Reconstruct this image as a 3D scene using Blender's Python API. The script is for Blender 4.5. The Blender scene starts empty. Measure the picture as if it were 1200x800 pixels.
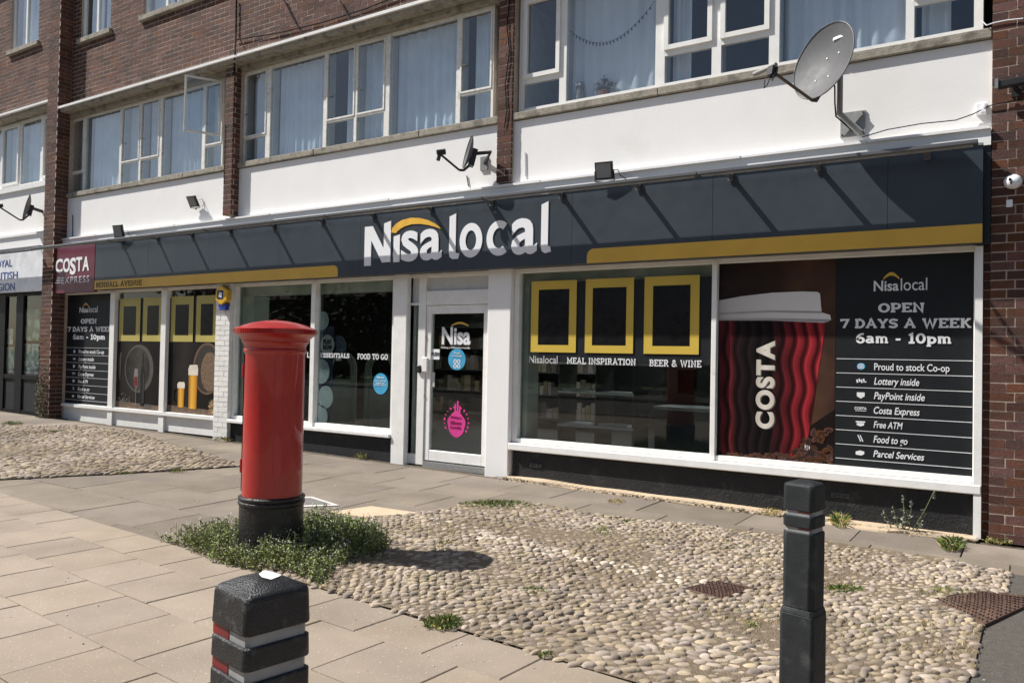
import bpy, bmesh, math, random
from mathutils import Vector, Matrix, noise
random.seed(7)
D=bpy.data; SC=bpy.context.scene; COL=SC.collection
PI=math.pi; rad=math.radians
# ------------------------------------------------------------------ camera
CP=Vector((0,-7.45,1.38)); FPX=925.0
p_,r_,y_=rad(1.088),rad(-1.1156),rad(32.878)
FW=Vector((-math.sin(y_)*math.cos(p_),math.cos(y_)*math.cos(p_),math.sin(p_)))
R0=Vector((math.cos(y_),math.sin(y_),0)); U0=R0.cross(FW)
RT=math.cos(r_)*R0-math.sin(r_)*U0; UP=math.sin(r_)*R0+math.cos(r_)*U0
cam=D.objects.new('camera',D.cameras.new('camera')); COL.objects.link(cam)
cam.matrix_world=Matrix(((RT.x,UP.x,-FW.x,CP.x),(RT.y,UP.y,-FW.y,CP.y),(RT.z,UP.z,-FW.z,CP.z),(0,0,0,1)))
cam.data.sensor_width=36; cam.data.lens=FPX/1200*36; cam.data.clip_end=600; cam.data.clip_start=.05
SC.camera=cam
# ------------------------------------------------------------------ sky, sun, exposure
SUN=Vector((0.76,0.36,-1.0))
W=D.worlds.new('World'); SC.world=W; W.use_nodes=True
nt=W.node_tree; bg=nt.nodes['Background']
sky=nt.nodes.new('ShaderNodeTexSky'); sky.sky_type='NISHITA'; sky.sun_disc=False
sky.sun_elevation=math.atan2(1,math.hypot(.76,.36)); sky.sun_rotation=math.atan2(-SUN.x,-SUN.y)
sky.air_density=1.0; sky.dust_density=1.2; sky.ozone_density=1.0
nt.links.new(sky.outputs[0],bg.inputs[0]); bg.inputs[1].default_value=.066
sl=D.lights.new('sun','SUN'); sl.energy=5.0; sl.angle=rad(.53); sl.color=(1,.955,.89)
so=D.objects.new('sun',sl); COL.objects.link(so); so.rotation_euler=SUN.to_track_quat('-Z','Y').to_euler(); so.location=(-20,-10,30)
SC.view_settings.view_transform='Standard'; SC.view_settings.look='None'
SC.view_settings.exposure=.58; SC.view_settings.gamma=1; SC.view_settings.use_curve_mapping=False
SC.render.resolution_x=1024; SC.render.resolution_y=682
SC.cycles.max_bounces=7; SC.cycles.transparent_max_bounces=12; SC.cycles.glossy_bounces=4
# ------------------------------------------------------------------ photo measurements -> real planes
def gz(x,y):
    t=min(1,max(0,(y+4.2)/4.2)); t=t*t*(3-2*t)
    return t*(-.0115*(min(4,max(x,-17))+2.5))
def ray(px,py): return (px-600)/FPX*RT-(py-400)/FPX*UP+FW
def F(px,py,Y=0.0):
    d=ray(px,py); return CP+d*((Y-CP.y)/d.y)
def X(px,py,Y=0.0): return F(px,py,Y).x
def Z(px,py,Y=0.0): return F(px,py,Y).z
def G(px,py):
    d=ray(px,py); z=0
    for _ in range(8):
        P=CP+d*((z-CP.z)/d.z); z=gz(P.x,P.y)
    return Vector((P.x,P.y,z))
# ------------------------------------------------------------------ materials
MT={}
def M(name,c,rough=.6,var=.12,scale=6,bump=0,bscale=80,rnd=0,metal=0,spec=.4,c2=None,c2s=3,c2lo=.5,c2hi=.7,speck=0,speckc=(0,0,0),coat=0):
    if name in MT: return MT[name]
    m=D.materials.new(name); m.use_nodes=True; n=m.node_tree.nodes; l=m.node_tree.links
    b=n['Principled BSDF']; b.inputs['Roughness'].default_value=rough; b.inputs['Metallic'].default_value=metal
    b.inputs['Specular IOR Level'].default_value=spec; b.inputs['Coat Weight'].default_value=coat
    geo=n.new('ShaderNodeNewGeometry'); pos=geo.outputs['Position']
    def noi(s,det=4):
        t=n.new('ShaderNodeTexNoise'); t.inputs['Scale'].default_value=s; t.inputs['Detail'].default_value=det
        l.new(pos,t.inputs['Vector']); return t.outputs['Fac']
    def mix(f,a,bc):
        x=n.new('ShaderNodeMix'); x.data_type='RGBA'
        if f is not None: l.new(f,x.inputs[0])
        for i,v in ((6,a),(7,bc)):
            if isinstance(v,tuple): x.inputs[i].default_value=(*v,1)
            else: l.new(v,x.inputs[i])
        return x.outputs[2]
    lo=tuple(max(0,q*(1-var)) for q in c); hi=tuple(min(1,q*(1+var)) for q in c)
    def ramp(f,a,bb):
        q=n.new('ShaderNodeMapRange'); q.inputs[1].default_value=a; q.inputs[2].default_value=bb; l.new(f,q.inputs[0]); return q.outputs[0]
    col=mix(ramp(noi(scale),.3,.7),lo,hi)
    if c2: col=mix(ramp(noi(c2s,6),c2lo,c2hi),col,c2)
    if speck: col=mix(ramp(noi(speck,2),.66,.72),col,speckc)
    if rnd:
        oi=n.new('ShaderNodeObjectInfo'); ad=n.new('ShaderNodeMath'); ad.operation='ADD'
        l.new(oi.outputs['Random'],ad.inputs[0]); l.new(geo.outputs['Random Per Island'],ad.inputs[1])
        fr=n.new('ShaderNodeMath'); fr.operation='FRACT'; l.new(ad.outputs[0],fr.inputs[0])
        hs=n.new('ShaderNodeHueSaturation'); mr=n.new('ShaderNodeMapRange'); mr.inputs[3].default_value=1-rnd; mr.inputs[4].default_value=1+rnd
        l.new(fr.outputs[0],mr.inputs[0]); l.new(mr.outputs[0],hs.inputs['Value']); l.new(col,hs.inputs['Color'])
        m2=n.new('ShaderNodeMath'); m2.operation='MULTIPLY'; m2.inputs[1].default_value=7.31; l.new(fr.outputs[0],m2.inputs[0])
        f2=n.new('ShaderNodeMath'); f2.operation='FRACT'; l.new(m2.outputs[0],f2.inputs[0])
        mr2=n.new('ShaderNodeMapRange'); mr2.inputs[3].default_value=.5-rnd*.035; mr2.inputs[4].default_value=.5+rnd*.035; l.new(f2.outputs[0],mr2.inputs[0]); l.new(mr2.outputs[0],hs.inputs['Hue'])
        m3=n.new('ShaderNodeMapRange'); m3.inputs[3].default_value=1-rnd*.6; m3.inputs[4].default_value=1+rnd*.6; l.new(f2.outputs[0],m3.inputs[0]); l.new(m3.outputs[0],hs.inputs['Saturation'])
        col=hs.outputs[0]
    l.new(col,b.inputs['Base Color'])
    if bump:
        bp=n.new('ShaderNodeBump'); bp.inputs['Strength'].default_value=min(1,bump); bp.inputs['Distance'].default_value=.02*max(1,bump)
        l.new(noi(bscale,6),bp.inputs['Height']); l.new(bp.outputs[0],b.inputs['Normal'])
    if rough>.25:
        q=n.new('ShaderNodeMapRange'); q.inputs[3].default_value=max(.05,rough-.12); q.inputs[4].default_value=min(1,rough+.12)
        l.new(noi(scale*2.3),q.inputs[0]); l.new(q.outputs[0],b.inputs['Roughness'])
    MT[name]=m; return m
def glass(name,tint=(.9,.95,.93),gain=1.6,wob=.02):
    m=D.materials.new(name); m.use_nodes=True; n=m.node_tree.nodes; l=m.node_tree.links; n.remove(n['Principled BSDF'])
    t=n.new('ShaderNodeBsdfTransparent'); t.inputs[0].default_value=(*tint,1)
    g=n.new('ShaderNodeBsdfGlossy'); g.inputs['Roughness'].default_value=.015
    fz=n.new('ShaderNodeFresnel'); fz.inputs[0].default_value=1.5
    geo=n.new('ShaderNodeNewGeometry')
    inv=n.new('ShaderNodeMath'); inv.operation='SUBTRACT'; inv.inputs[0].default_value=1; l.new(geo.outputs['Backfacing'],inv.inputs[1])
    mu=n.new('ShaderNodeMath'); mu.operation='MULTIPLY'; l.new(fz.outputs[0],mu.inputs[0]); l.new(inv.outputs[0],mu.inputs[1])
    m2=n.new('ShaderNodeMath'); m2.operation='MULTIPLY'; m2.use_clamp=True; m2.inputs[1].default_value=gain; l.new(mu.outputs[0],m2.inputs[0])
    mx=n.new('ShaderNodeMixShader'); l.new(m2.outputs[0],mx.inputs[0]); l.new(t.outputs[0],mx.inputs[1]); l.new(g.outputs[0],mx.inputs[2])
    ns=n.new('ShaderNodeTexNoise'); ns.inputs['Scale'].default_value=1.3; l.new(geo.outputs['Position'],ns.inputs['Vector'])
    bp=n.new('ShaderNodeBump'); bp.inputs['Strength'].default_value=wob*10; bp.inputs['Distance'].default_value=wob; l.new(ns.outputs[0],bp.inputs['Height']); l.new(bp.outputs[0],g.inputs['Normal'])
    l.new(mx.outputs[0],n['Material Output'].inputs[0]); return m
def grad(name,stops,axis=0,x0=0,x1=1,rough=.4,nscale=0,namt=0):
    """flat print whose ink shades along one world axis"""
    m=D.materials.new(name); m.use_nodes=True; n=m.node_tree.nodes; l=m.node_tree.links; b=n['Principled BSDF']; b.inputs['Roughness'].default_value=rough; b.inputs['Specular IOR Level'].default_value=.15
    geo=n.new('ShaderNodeNewGeometry'); sp=n.new('ShaderNodeSeparateXYZ'); l.new(geo.outputs['Position'],sp.inputs[0])
    mr=n.new('ShaderNodeMapRange'); mr.inputs[1].default_value=x0; mr.inputs[2].default_value=x1; l.new(sp.outputs[axis],mr.inputs[0])
    cr=n.new('ShaderNodeValToRGB'); el=cr.color_ramp.elements
    el[0].position=stops[0][0]; el[0].color=(*stops[0][1],1); el[1].position=stops[-1][0]; el[1].color=(*stops[-1][1],1)
    for s,c in stops[1:-1]:
        e=el.new(s); e.color=(*c,1)
    fac=mr.outputs[0]
    if namt:
        t=n.new('ShaderNodeTexNoise'); t.inputs['Scale'].default_value=nscale; l.new(geo.outputs['Position'],t.inputs['Vector'])
        q=n.new('ShaderNodeMath'); q.operation='MULTIPLY_ADD'; q.inputs[1].default_value=namt; l.new(t.outputs[0],q.inputs[0])
        s2=n.new('ShaderNodeMath'); s2.operation='SUBTRACT'; s2.inputs[1].default_value=namt/2; l.new(fac,s2.inputs[0]); l.new(s2.outputs[0],q.inputs[2]); fac=q.outputs[0]
    l.new(fac,cr.inputs[0]); l.new(cr.outputs[0],b.inputs['Base Color']); return m
def emit(name,c,s):
    m=D.materials.new(name); m.use_nodes=True; b=m.node_tree.nodes['Principled BSDF']; b.inputs['Base Color'].default_value=(*c,1)
    b.inputs['Emission Color'].default_value=(*c,1); b.inputs['Emission Strength'].default_value=s; return m
brickM=M('brick_red_brown',(.108,.045,.032),.88,.2,30,.5,140,rnd=.34,c2=(.052,.031,.024),c2s=2.2,c2lo=.45,c2hi=.75)
mortar=M('mortar',(.43,.35,.28),.95,.15,20,.2,150,c2=(.30,.25,.21),c2s=1.1,c2lo=.5,c2hi=.75)
wbrick=M('white_painted_brick',(.74,.73,.70),.6,.05,15,.15,150,rnd=.05,c2=(.5,.46,.4),c2s=5,c2lo=.62,c2hi=.85)
render_w=M('white_painted_render',(.79,.785,.775),.85,.02,3,.10,110,c2=(.60,.58,.545),c2s=1.3,c2lo=.62,c2hi=.95)
frame_w=M('white_gloss_paint',(.78,.775,.75),.35,.05,8,.05,60,c2=(.55,.52,.47),c2s=7,c2lo=.66,c2hi=.85)
steel_w=M('aged_white_steel',(.72,.71,.67),.45,.1,20,.1,120,c2=(.38,.33,.27),c2s=9,c2lo=.6,c2hi=.8)
stone=M('weathered_concrete',(.32,.29,.24),.9,.18,18,.6,120,c2=(.13,.12,.095),c2s=7,c2lo=.5,c2hi=.72)
fascM=M('anthracite_panel',(.036,.046,.058),.36,.05,4,c2=(.044,.054,.067),c2s=1.1)
fascE=M('dark_trim',(.018,.02,.024),.4,.1,4)
yel=M('sign_yellow',(.62,.38,.055),.4,.05,3,c2=(.5,.3,.05),c2s=2,c2lo=.5,c2hi=.9)
whiteL=M('sign_white',(.82,.83,.86),.35,.02,3)
printw=M('print_white',(.72,.73,.75),.5,.03,5)
printk=M('print_black',(.010,.012,.014),.5,.1,5,spec=.25)
plinthM=M('black_painted_plinth',(.010,.011,.013),.62,.25,9,.5,60,c2=(.05,.05,.05),c2s=6,c2lo=.6,c2hi=.85)
costaM=M('costa_burgundy',(.13,.022,.045),.35,.06,3)
redM=M('pillar_red_gloss',(.36,.014,.013),.34,.06,7,.10,40,coat=.4,c2=(.30,.012,.013),c2s=2,c2lo=.5,c2hi=.8,speck=60,speckc=(.36,.03,.03))
blackM=M('black_gloss_iron',(.014,.014,.015),.38,.3,12,.5,60,c2=(.05,.048,.045),c2s=10,c2lo=.6,c2hi=.8)
bolM=M('black_recycled_plastic',(.013,.014,.016),.42,.3,25,.35,260,c2=(.06,.06,.06),c2s=40,c2lo=.56,c2hi=.75)
bolM2=M('dark_grey_bollard',(.016,.019,.021),.6,.2,20,.2,260,spec=.3,c2=(.06,.065,.066),c2s=14,c2lo=.55,c2hi=.8)
slabA=M('beige_paving',(.295,.243,.190),.9,.08,3.5,.3,190,rnd=.075,c2=(.225,.182,.138),c2s=1.5,c2lo=.46,c2hi=.80,speck=75,speckc=(.5,.46,.4))
slabB=M('grey_brown_paving',(.185,.155,.124),.9,.12,2.5,.35,180,rnd=.12,c2=(.25,.21,.165),c2s=1.3,c2lo=.5,c2hi=.75,speck=70,speckc=(.32,.3,.27))
slabC=M('pale_slab',(.50,.39,.27),.9,.12,3,.3,120)
slabD=M('dark_tarmac',(.115,.105,.09),.95,.15,30,.8,200,speck=90,speckc=(.25,.23,.2))
dirt=M('joint_dirt',(.10,.082,.06),1,.3,14,.8,90)
cobM=M('river_cobble',(.335,.275,.212),.85,.16,40,.3,190,rnd=.36,c2=(.24,.19,.138),c2s=1.1,c2lo=.42,c2hi=.62)
cobW=M('pale_cobble',(.50,.43,.35),.75,.08,30,.2,150,rnd=.14)
bedM=M('cobble_bed',(.20,.155,.105),1,.2,22,1,110,c2=(.17,.13,.085),c2s=2.5)
leafM=M('weed_leaf',(.18,.22,.065),.6,.3,9,rnd=.5)
grassM=M('short_grass',(.12,.17,.04),.7,.3,9,rnd=.4)
dryM=M('dry_grass',(.40,.31,.13),.8,.2,9,rnd=.3)
flowM=M('tiny_flower',(.7,.7,.66),.7,.05,9)
rustM=M('rusty_iron',(.095,.055,.042),.75,.25,30,.6,90,c2=(.15,.09,.06),c2s=9)
darkM=M('dark_interior',(.09,.09,.085),.9,.2,2)
floorI=M('shop_floor',(.12,.115,.11),.5,.1,4)
greyM=M('mid_grey_metal',(.25,.255,.26),.45,.1,12,metal=.3)
dishM=M('dish_grey',(.078,.080,.086),.6,.05,6,c2=(.10,.10,.11),c2s=4)
galvM=M('galvanised_steel',(.38,.39,.39),.45,.12,30,metal=.6)
blkP=M('black_plastic',(.02,.02,.022),.45,.1,10)
cableM=M('black_cable',(.008,.008,.008),.8,.1,10,spec=.1)
gl_shop=glass('shop_glass',(.82,.87,.85),1.5,.006)
gl_up=glass('flat_glass',(.93,.96,.98),2.5,.014)
gl_up2=glass('flat_glass_modern',(.93,.96,.98),2.9,.008)
curtM=M('net_curtain',(.68,.74,.80),.9,.10,3)
curtW=M('white_curtain',(.74,.77,.80),.9,.06,2)
# ------------------------------------------------------------------ mesh helpers
WL={}
def link(o,parent=None,loc=None):
    COL.objects.link(o); WL[o.name]=Vector(loc) if loc is not None else Vector((0,0,0))
    if parent: o.parent=parent; o.matrix_parent_inverse=Matrix.Translation(-WL[parent.name])
    return o
def tag(o,label,cat,group=None,kind=None):
    if label: o['label']=label
    if cat: o['category']=cat
    if group: o['group']=group
    if kind: o['kind']=kind
    return o
def thing(name,label,cat,loc=(0,0,0),group=None):
    o=D.objects.new(name,None); o.location=loc; o.empty_display_size=.2; link(o,None,loc); return tag(o,label,cat,group)
class MB:
    def __init__(s): s.v=[]; s.f=[]; s.mi=[]; s.cur=0
    def add(s,vs,fs):
        b=len(s.v); s.v+= [tuple(v) for v in vs]; s.f+= [tuple(b+i for i in f) for f in fs]; s.mi+=[s.cur]*len(fs); return s
    def box(s,x0,x1,y0,y1,z0,z1):
        if x0>x1:x0,x1=x1,x0
        if y0>y1:y0,y1=y1,y0
        if z0>z1:z0,z1=z1,z0
        return s.add([(x0,y0,z0),(x1,y0,z0),(x1,y1,z0),(x0,y1,z0),(x0,y0,z1),(x1,y0,z1),(x1,y1,z1),(x0,y1,z1)],
              [(0,3,2,1),(4,5,6,7),(0,1,5,4),(1,2,6,5),(2,3,7,6),(3,0,4,7)])
    def prism(s,poly,y0,y1):
        """polygon in XZ, front at y0"""
        n=len(poly); a=sum(poly[i][0]*poly[(i+1)%n][1]-poly[(i+1)%n][0]*poly[i][1] for i in range(n))
        if a<0: poly=poly[::-1]
        vs=[(x,y0,z) for x,z in poly]+[(x,y1,z) for x,z in poly]
        return s.add(vs,[tuple(range(n)),tuple(range(2*n-1,n-1,-1))]+[(i,i+n,(i+1)%n+n,(i+1)%n) for i in range(n)])
    def lathe(s,prof,c=(0,0,0),n=40,a0=0,a1=2*PI):
        cx,cy,cz=c; full=abs(a1-a0-2*PI)<1e-6; m=n if full else n+1; vs=[]
        for r,z in prof:
            for i in range(m):
                a=a0+(a1-a0)*i/n; vs.append((cx+r*math.cos(a),cy+r*math.sin(a),cz+z))
        fs=[]
        for j in range(len(prof)-1):
            for i in range(n):
                k=(i+1)%m; fs.append((j*m+i,j*m+k,(j+1)*m+k,(j+1)*m+i))
        return s.add(vs,fs)
    def tube(s,pts,r,n=8,r2=None):
        pts=[Vector(p) for p in pts]; rings=[]; N=len(pts)
        t0=(pts[1]-pts[0]).normalized(); up=Vector((0,0,1)) if abs(t0.z)<.9 else Vector((1,0,0))
        for i,p in enumerate(pts):
            t=((pts[min(i+1,N-1)]-pts[i]).normalized()+(pts[i]-pts[max(i-1,0)]).normalized()).normalized()
            a=t.cross(up).normalized(); b=a.cross(t).normalized(); rr=r if r2 is None else r+(r2-r)*i/(N-1)
            rings.append([p+a*math.cos(2*PI*k/n)*rr+b*math.sin(2*PI*k/n)*rr for k in range(n)])
        vs=[v for g in rings for v in g]; fs=[(i*n+k,i*n+(k+1)%n,(i+1)*n+(k+1)%n,(i+1)*n+k) for i in range(N-1) for k in range(n)]
        fs+=[tuple(range(n))[::-1],tuple(range((N-1)*n,N*n))]
        return s.add(vs,fs)
    def obox(s,c,a,b,cc):
        """oriented box: centre and three half-axis vectors"""
        c,a,b,cc=map(Vector,(c,a,b,cc)); vs=[c+sx*a+sy*b+sz*cc for sz in(-1,1) for sy in(-1,1) for sx in(-1,1)]
        return s.add(vs,[(0,2,3,1),(4,5,7,6),(0,1,5,4),(1,3,7,5),(3,2,6,7),(2,0,4,6)])
    def build(s,name,mat,parent=None,smooth=False,bevel=0,kind=None,label=None,seg=1,ang=40):
        xs=[v[0] for v in s.v]; ys=[v[1] for v in s.v]; zs=[v[2] for v in s.v]
        loc=Vector(((min(xs)+max(xs))/2,(min(ys)+max(ys))/2,min(zs)))
        me=D.meshes.new(name); me.from_pydata([(v[0]-loc.x,v[1]-loc.y,v[2]-loc.z) for v in s.v],[],s.f)
        for m in (mat if isinstance(mat,(list,tuple)) else [mat]): me.materials.append(m)
        if isinstance(mat,(list,tuple)): me.polygons.foreach_set('material_index',s.mi)
        if smooth: me.polygons.foreach_set('use_smooth',[True]*len(s.f)); me.set_sharp_from_angle(angle=rad(ang))
        me.update()
        o=D.objects.new(name,me); o.location=loc; link(o,parent,loc)
        if bevel:
            md=o.modifiers.new('bevel','BEVEL'); md.width=bevel; md.segments=seg; md.limit_method='ANGLE'
        if kind: o['kind']=kind
        if label: o['label']=label
        return o
def box(name,mat,parent,*a,bevel=0,**k): return MB().box(*a).build(name,mat,parent,bevel=bevel,**k)
# ---- lettering
def place(me,name,mat,parent,x0,x1,z0,z1,y,dep=.004,**k):
    xs=[v.co.x for v in me.vertices]; ys=[v.co.y for v in me.vertices]; ax,bx,ay,by=min(xs),max(xs),min(ys),max(ys)
    loc=Vector(((x0+x1)/2,y,z0)); zz=[v.co.z for v in me.vertices]; mz=max(zz)-min(zz) or 1; z_=min(zz)
    for v in me.vertices:
        u=(v.co.x-ax)/(bx-ax); w=(v.co.y-ay)/(by-ay); d=(v.co.z-z_)/mz
        v.co=(x0+u*(x1-x0)-loc.x, -d*dep, w*(z1-z0))
    me.materials.clear(); me.materials.append(mat); me.update()
    o=D.objects.new(name,me); o.location=loc; link(o,parent,loc); return o
def txt(s,box4,y,mat,parent,name='lettering',bold=.0,shear=0,dep=.003,space=1.0):
    cu=D.curves.new(name,'FONT'); cu.body=s; cu.size=1; cu.extrude=.01; cu.offset=bold; cu.shear=shear; cu.space_character=space; cu.resolution_u=4
    t=D.objects.new('t',cu); COL.objects.link(t)
    dg=bpy.context.evaluated_depsgraph_get(); me=D.meshes.new_from_object(t.evaluated_get(dg)); D.objects.remove(t); D.curves.remove(cu)
    me.name=name
    return place(me,name,mat,parent,*box4,y,dep)
def arc(cx,cy,rx,ry,a0,a1,n=10): return [(cx+rx*math.cos(rad(a0+(a1-a0)*i/n)),cy+ry*math.sin(rad(a0+(a1-a0)*i/n))) for i in range(n+1)]
def sf(x,y,w=.17): return [(x-w,.06 if y==0 else .94),(x+w,.06 if y==0 else .94)]
T1=.94
GL={
'A':(.86,[[(.12,.03),(.43,.99),(.74,.03)],[(.25,.36),(.62,.36)],sf(.13,0,.13),sf(.73,0,.13),[(.28,T1),(.46,T1)]]),
'B':(.72,[[(.18,0),(.18,1)],[(.02,T1),(.4,T1)]+arc(.4,.73,.2,.2,90,-90)+[(.18,.53)],[(.4,.5)]+arc(.42,.29,.23,.23,90,-90)+[(.02,.06)]]),
'D':(.80,[[(.18,0),(.18,1)],[(.02,T1),(.36,T1)]+arc(.36,.5,.34,.44,90,-90,14)+[(.02,.06)]]),
'E':(.70,[[(.18,0),(.18,1)],[(.02,T1),(.62,T1),(.62,.76)],[(.18,.51),(.46,.51)],[(.46,.40),(.46,.62)],[(.02,.06),(.64,.06),(.64,.25)]]),
'F':(.66,[[(.18,0),(.18,1)],[(.02,T1),(.60,T1),(.60,.76)],[(.18,.50),(.44,.50)],[(.44,.40),(.44,.62)],sf(.18,0)]),
'G':(.82,[arc(.42,.5,.34,.43,50,330,16)+[(.72,.40)],[(.46,.42),(.80,.42)],[(.70,.42),(.70,.08)]]),
'H':(.84,[[(.18,0),(.18,1)],[(.66,0),(.66,1)],[(.18,.5),(.66,.5)],sf(.18,0,.15),sf(.18,1,.15),sf(.66,0,.15),sf(.66,1,.15)]),
'I':(.40,[[(.2,0),(.2,1)],sf(.2,0),sf(.2,1)]),
'K':(.80,[[(.18,0),(.18,1)],[(.62,.95),(.2,.42)],[(.34,.58),(.66,.03)],sf(.18,0,.15),sf(.18,1,.15),sf(.66,0,.13),sf(.62,1,.13)]),
'L':(.66,[[(.18,0),(.18,1)],[(.02,.06),(.60,.06),(.60,.28)],sf(.18,1)]),
'M':(.98,[[(.16,0),(.16,.97),(.49,.28),(.82,.97),(.82,0)],sf(.16,0,.14),sf(.82,0,.14),[(.02,T1),(.18,T1)],[(.80,T1),(.96,T1)]]),
'N':(.84,[[(.17,0),(.17,.97),(.67,.03),(.67,1)],sf(.17,0,.14),sf(.67,1,.14),[(.03,T1),(.18,T1)]]),
'O':(.80,[arc(.40,.5,.32,.43,90,450,22)]),
'P':(.72,[[(.18,0),(.18,1)],[(.02,T1),(.40,T1)]+arc(.40,.68,.24,.26,90,-90)+[(.18,.42)],sf(.18,0)]),
'R':(.80,[[(.18,0),(.18,1)],[(.02,T1),(.40,T1)]+arc(.40,.71,.22,.23,90,-90)+[(.18,.48)],[(.42,.48),(.64,.05),(.78,.06)],sf(.18,0,.15)]),
'S':(.66,[arc(.33,.72,.22,.22,35,270,10)+arc(.33,.28,.24,.22,90,-145,10),[(.56,.76),(.56,.97)],[(.09,.03),(.09,.24)]]),
'T':(.74,[[(.37,0),(.37,T1)],[(.05,.74),(.05,T1),(.69,T1),(.69,.74)],sf(.37,0)]),
'U':(.80,[[(.17,1),(.17,.36)]+arc(.40,.33,.23,.27,180,360,10)+[(.63,1)],sf(.17,1,.14),sf(.63,1,.14)]),
'V':(.82,[[(.12,.97),(.41,.03),(.70,.97)],sf(.13,1,.13),sf(.69,1,.13)]),
'W':(1.1,[[(.12,.97),(.34,.03),(.55,.9),(.76,.03),(.98,.97)],sf(.13,1,.13),sf(.97,1,.13)]),
'Y':(.80,[[(.12,.97),(.40,.45),(.68,.97)],[(.40,.45),(.40,0)],sf(.13,1,.13),sf(.67,1,.13),sf(.40,0,.16)]),
'&':(.86,[[(.78,.05),(.30,.62)]+arc(.36,.78,.15,.17,200,-20,8)+[(.28,.46)]+arc(.33,.27,.24,.23,110,350,10)+[(.66,.50)]]),
'7':(.66,[[(.08,.76),(.08,T1),(.60,T1),(.26,0)]]),
'6':(.70,[arc(.52,.42,.42,.52,80,180,8)+arc(.34,.29,.24,.25,180,540,16)]),
'1':(.50,[[(.06,.80),(.27,.96),(.27,0)],[(.04,.06),(.48,.06)]]),
'0':(.72,[arc(.36,.5,.26,.43,90,450,20)]),
'-':(.5,[[(.06,.38),(.42,.38)]]),
'a':(.66,[arc(.28,.50,.20,.16,150,0,6)+[(.48,.12),(.62,.06)],arc(.27,.22,.20,.16,60,390,12)]),
'm':(1.0,[[(.03,.62),(.16,.62),(.16,0)],[(.16,.5)]+arc(.32,.46,.16,.17,150,0,6)+[(.50,0)],[(.50,.5)]+arc(.66,.46,.17,.17,150,0,6)+[(.84,0)],sf(.16,0,.12),sf(.50,0,.12),sf(.85,0,.13)]),
'p':(.70,[[(.02,.62),(.16,.62),(.16,-.28)],arc(.38,.32,.22,.27,150,-150,14),[(.0,-.25),(.32,-.25)]]),
' ':(.36,[]),
}
def stroke(mb,pts,t,y0,y1):
    n=len(pts); cl=(math.dist(pts[0],pts[-1])<1e-4)
    if cl: pts=pts[:-1]; n-=1
    L=[];R=[]
    for i in range(n):
        a=pts[i-1] if (cl or i>0) else None; b=pts[i]; c=pts[(i+1)%n] if (cl or i<n-1) else None
        def nrm(p,q):
            dx,dz=q[0]-p[0],q[1]-p[1]; h=math.hypot(dx,dz) or 1e-9; return (-dz/h,dx/h)
        if a is None: nx,nz=nrm(b,c); k=1
        elif c is None: nx,nz=nrm(a,b); k=1
        else:
            n1=nrm(a,b);n2=nrm(b,c); nx,nz=n1[0]+n2[0],n1[1]+n2[1]; h=math.hypot(nx,nz) or 1e-6; nx/=h;nz/=h
            k=1/max(.5,nx*n1[0]+nz*n1[1])
        L.append((b[0]+nx*t/2*k,b[1]+nz*t/2*k)); R.append((b[0]-nx*t/2*k,b[1]-nz*t/2*k))
    for i in range(n if cl else n-1):
        j=(i+1)%n
        q=[L[i],R[i],R[j],L[j]]
        vs=[(x,z,y0) for x,z in q]+[(x,z,y1) for x,z in q]
        mb.add(vs,[(0,1,2,3),(7,6,5,4),(0,4,5,1),(1,5,6,2),(2,6,7,3),(3,7,4,0)])
def slab_txt(s,box4,y,mat,parent,wt=.17,name='lettering',dep=.004):
    mb=MB(); x=0
    for ch in s:
        w,st=GL[ch]
        for i,q in enumerate(st): stroke(mb,[(x+a,b) for a,b in q],wt*(.78 if i>1 else 1),1+i*.06,0)
        x+=w+.06
    me=D.meshes.new(name); me.from_pydata(mb.v,[],mb.f)
    return place(me,name,mat,parent,*box4,y,dep)
def pb(x0,y0,x1,y1,Y):
    """measured box in the photo -> rectangle on the plane y=Y (true horizontals)"""
    ym=(y0+y1)/2; xm=(x0+x1)/2
    return (X(x0,ym,Y),X(x1,ym,Y),Z(xm,y1,Y),Z(xm,y0,Y))
def ell(cx,cz,rx,rz,n=28): return [(cx+rx*math.cos(2*PI*i/n),cz+rz*math.sin(2*PI*i/n)) for i in range(n)]
def inst(name,me,parent,loc,rot=None,sc=None):
    o=D.objects.new(name,me); o.location=loc
    if rot is not None: o.rotation_euler=rot
    if sc is not None: o.scale=sc
    COL.objects.link(o); o.parent=parent; o.matrix_parent_inverse=Matrix.Translation(-WL[parent.name]); return o
def brick_mesh(L,H,Dp,mat,j=.0025,name='brick'):
    b=MB(); b.box(-L/2,L/2,0,Dp,-H/2,H/2)
    b.v=[(x+random.uniform(-j,j),y+random.uniform(-j,j)*.5,z+random.uniform(-j,j)) for x,y,z in b.v]
    me=D.meshes.new(name); me.from_pydata(b.v,[],b.f); me.materials.append(mat); return me
BM={}
def bmesh_for(L,mat):
    k=(round(L,3),mat.name)
    if k not in BM: BM[k]=[brick_mesh(L,.065,.03,mat) for _ in range(4)]
    return random.choice(BM[k])
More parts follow.
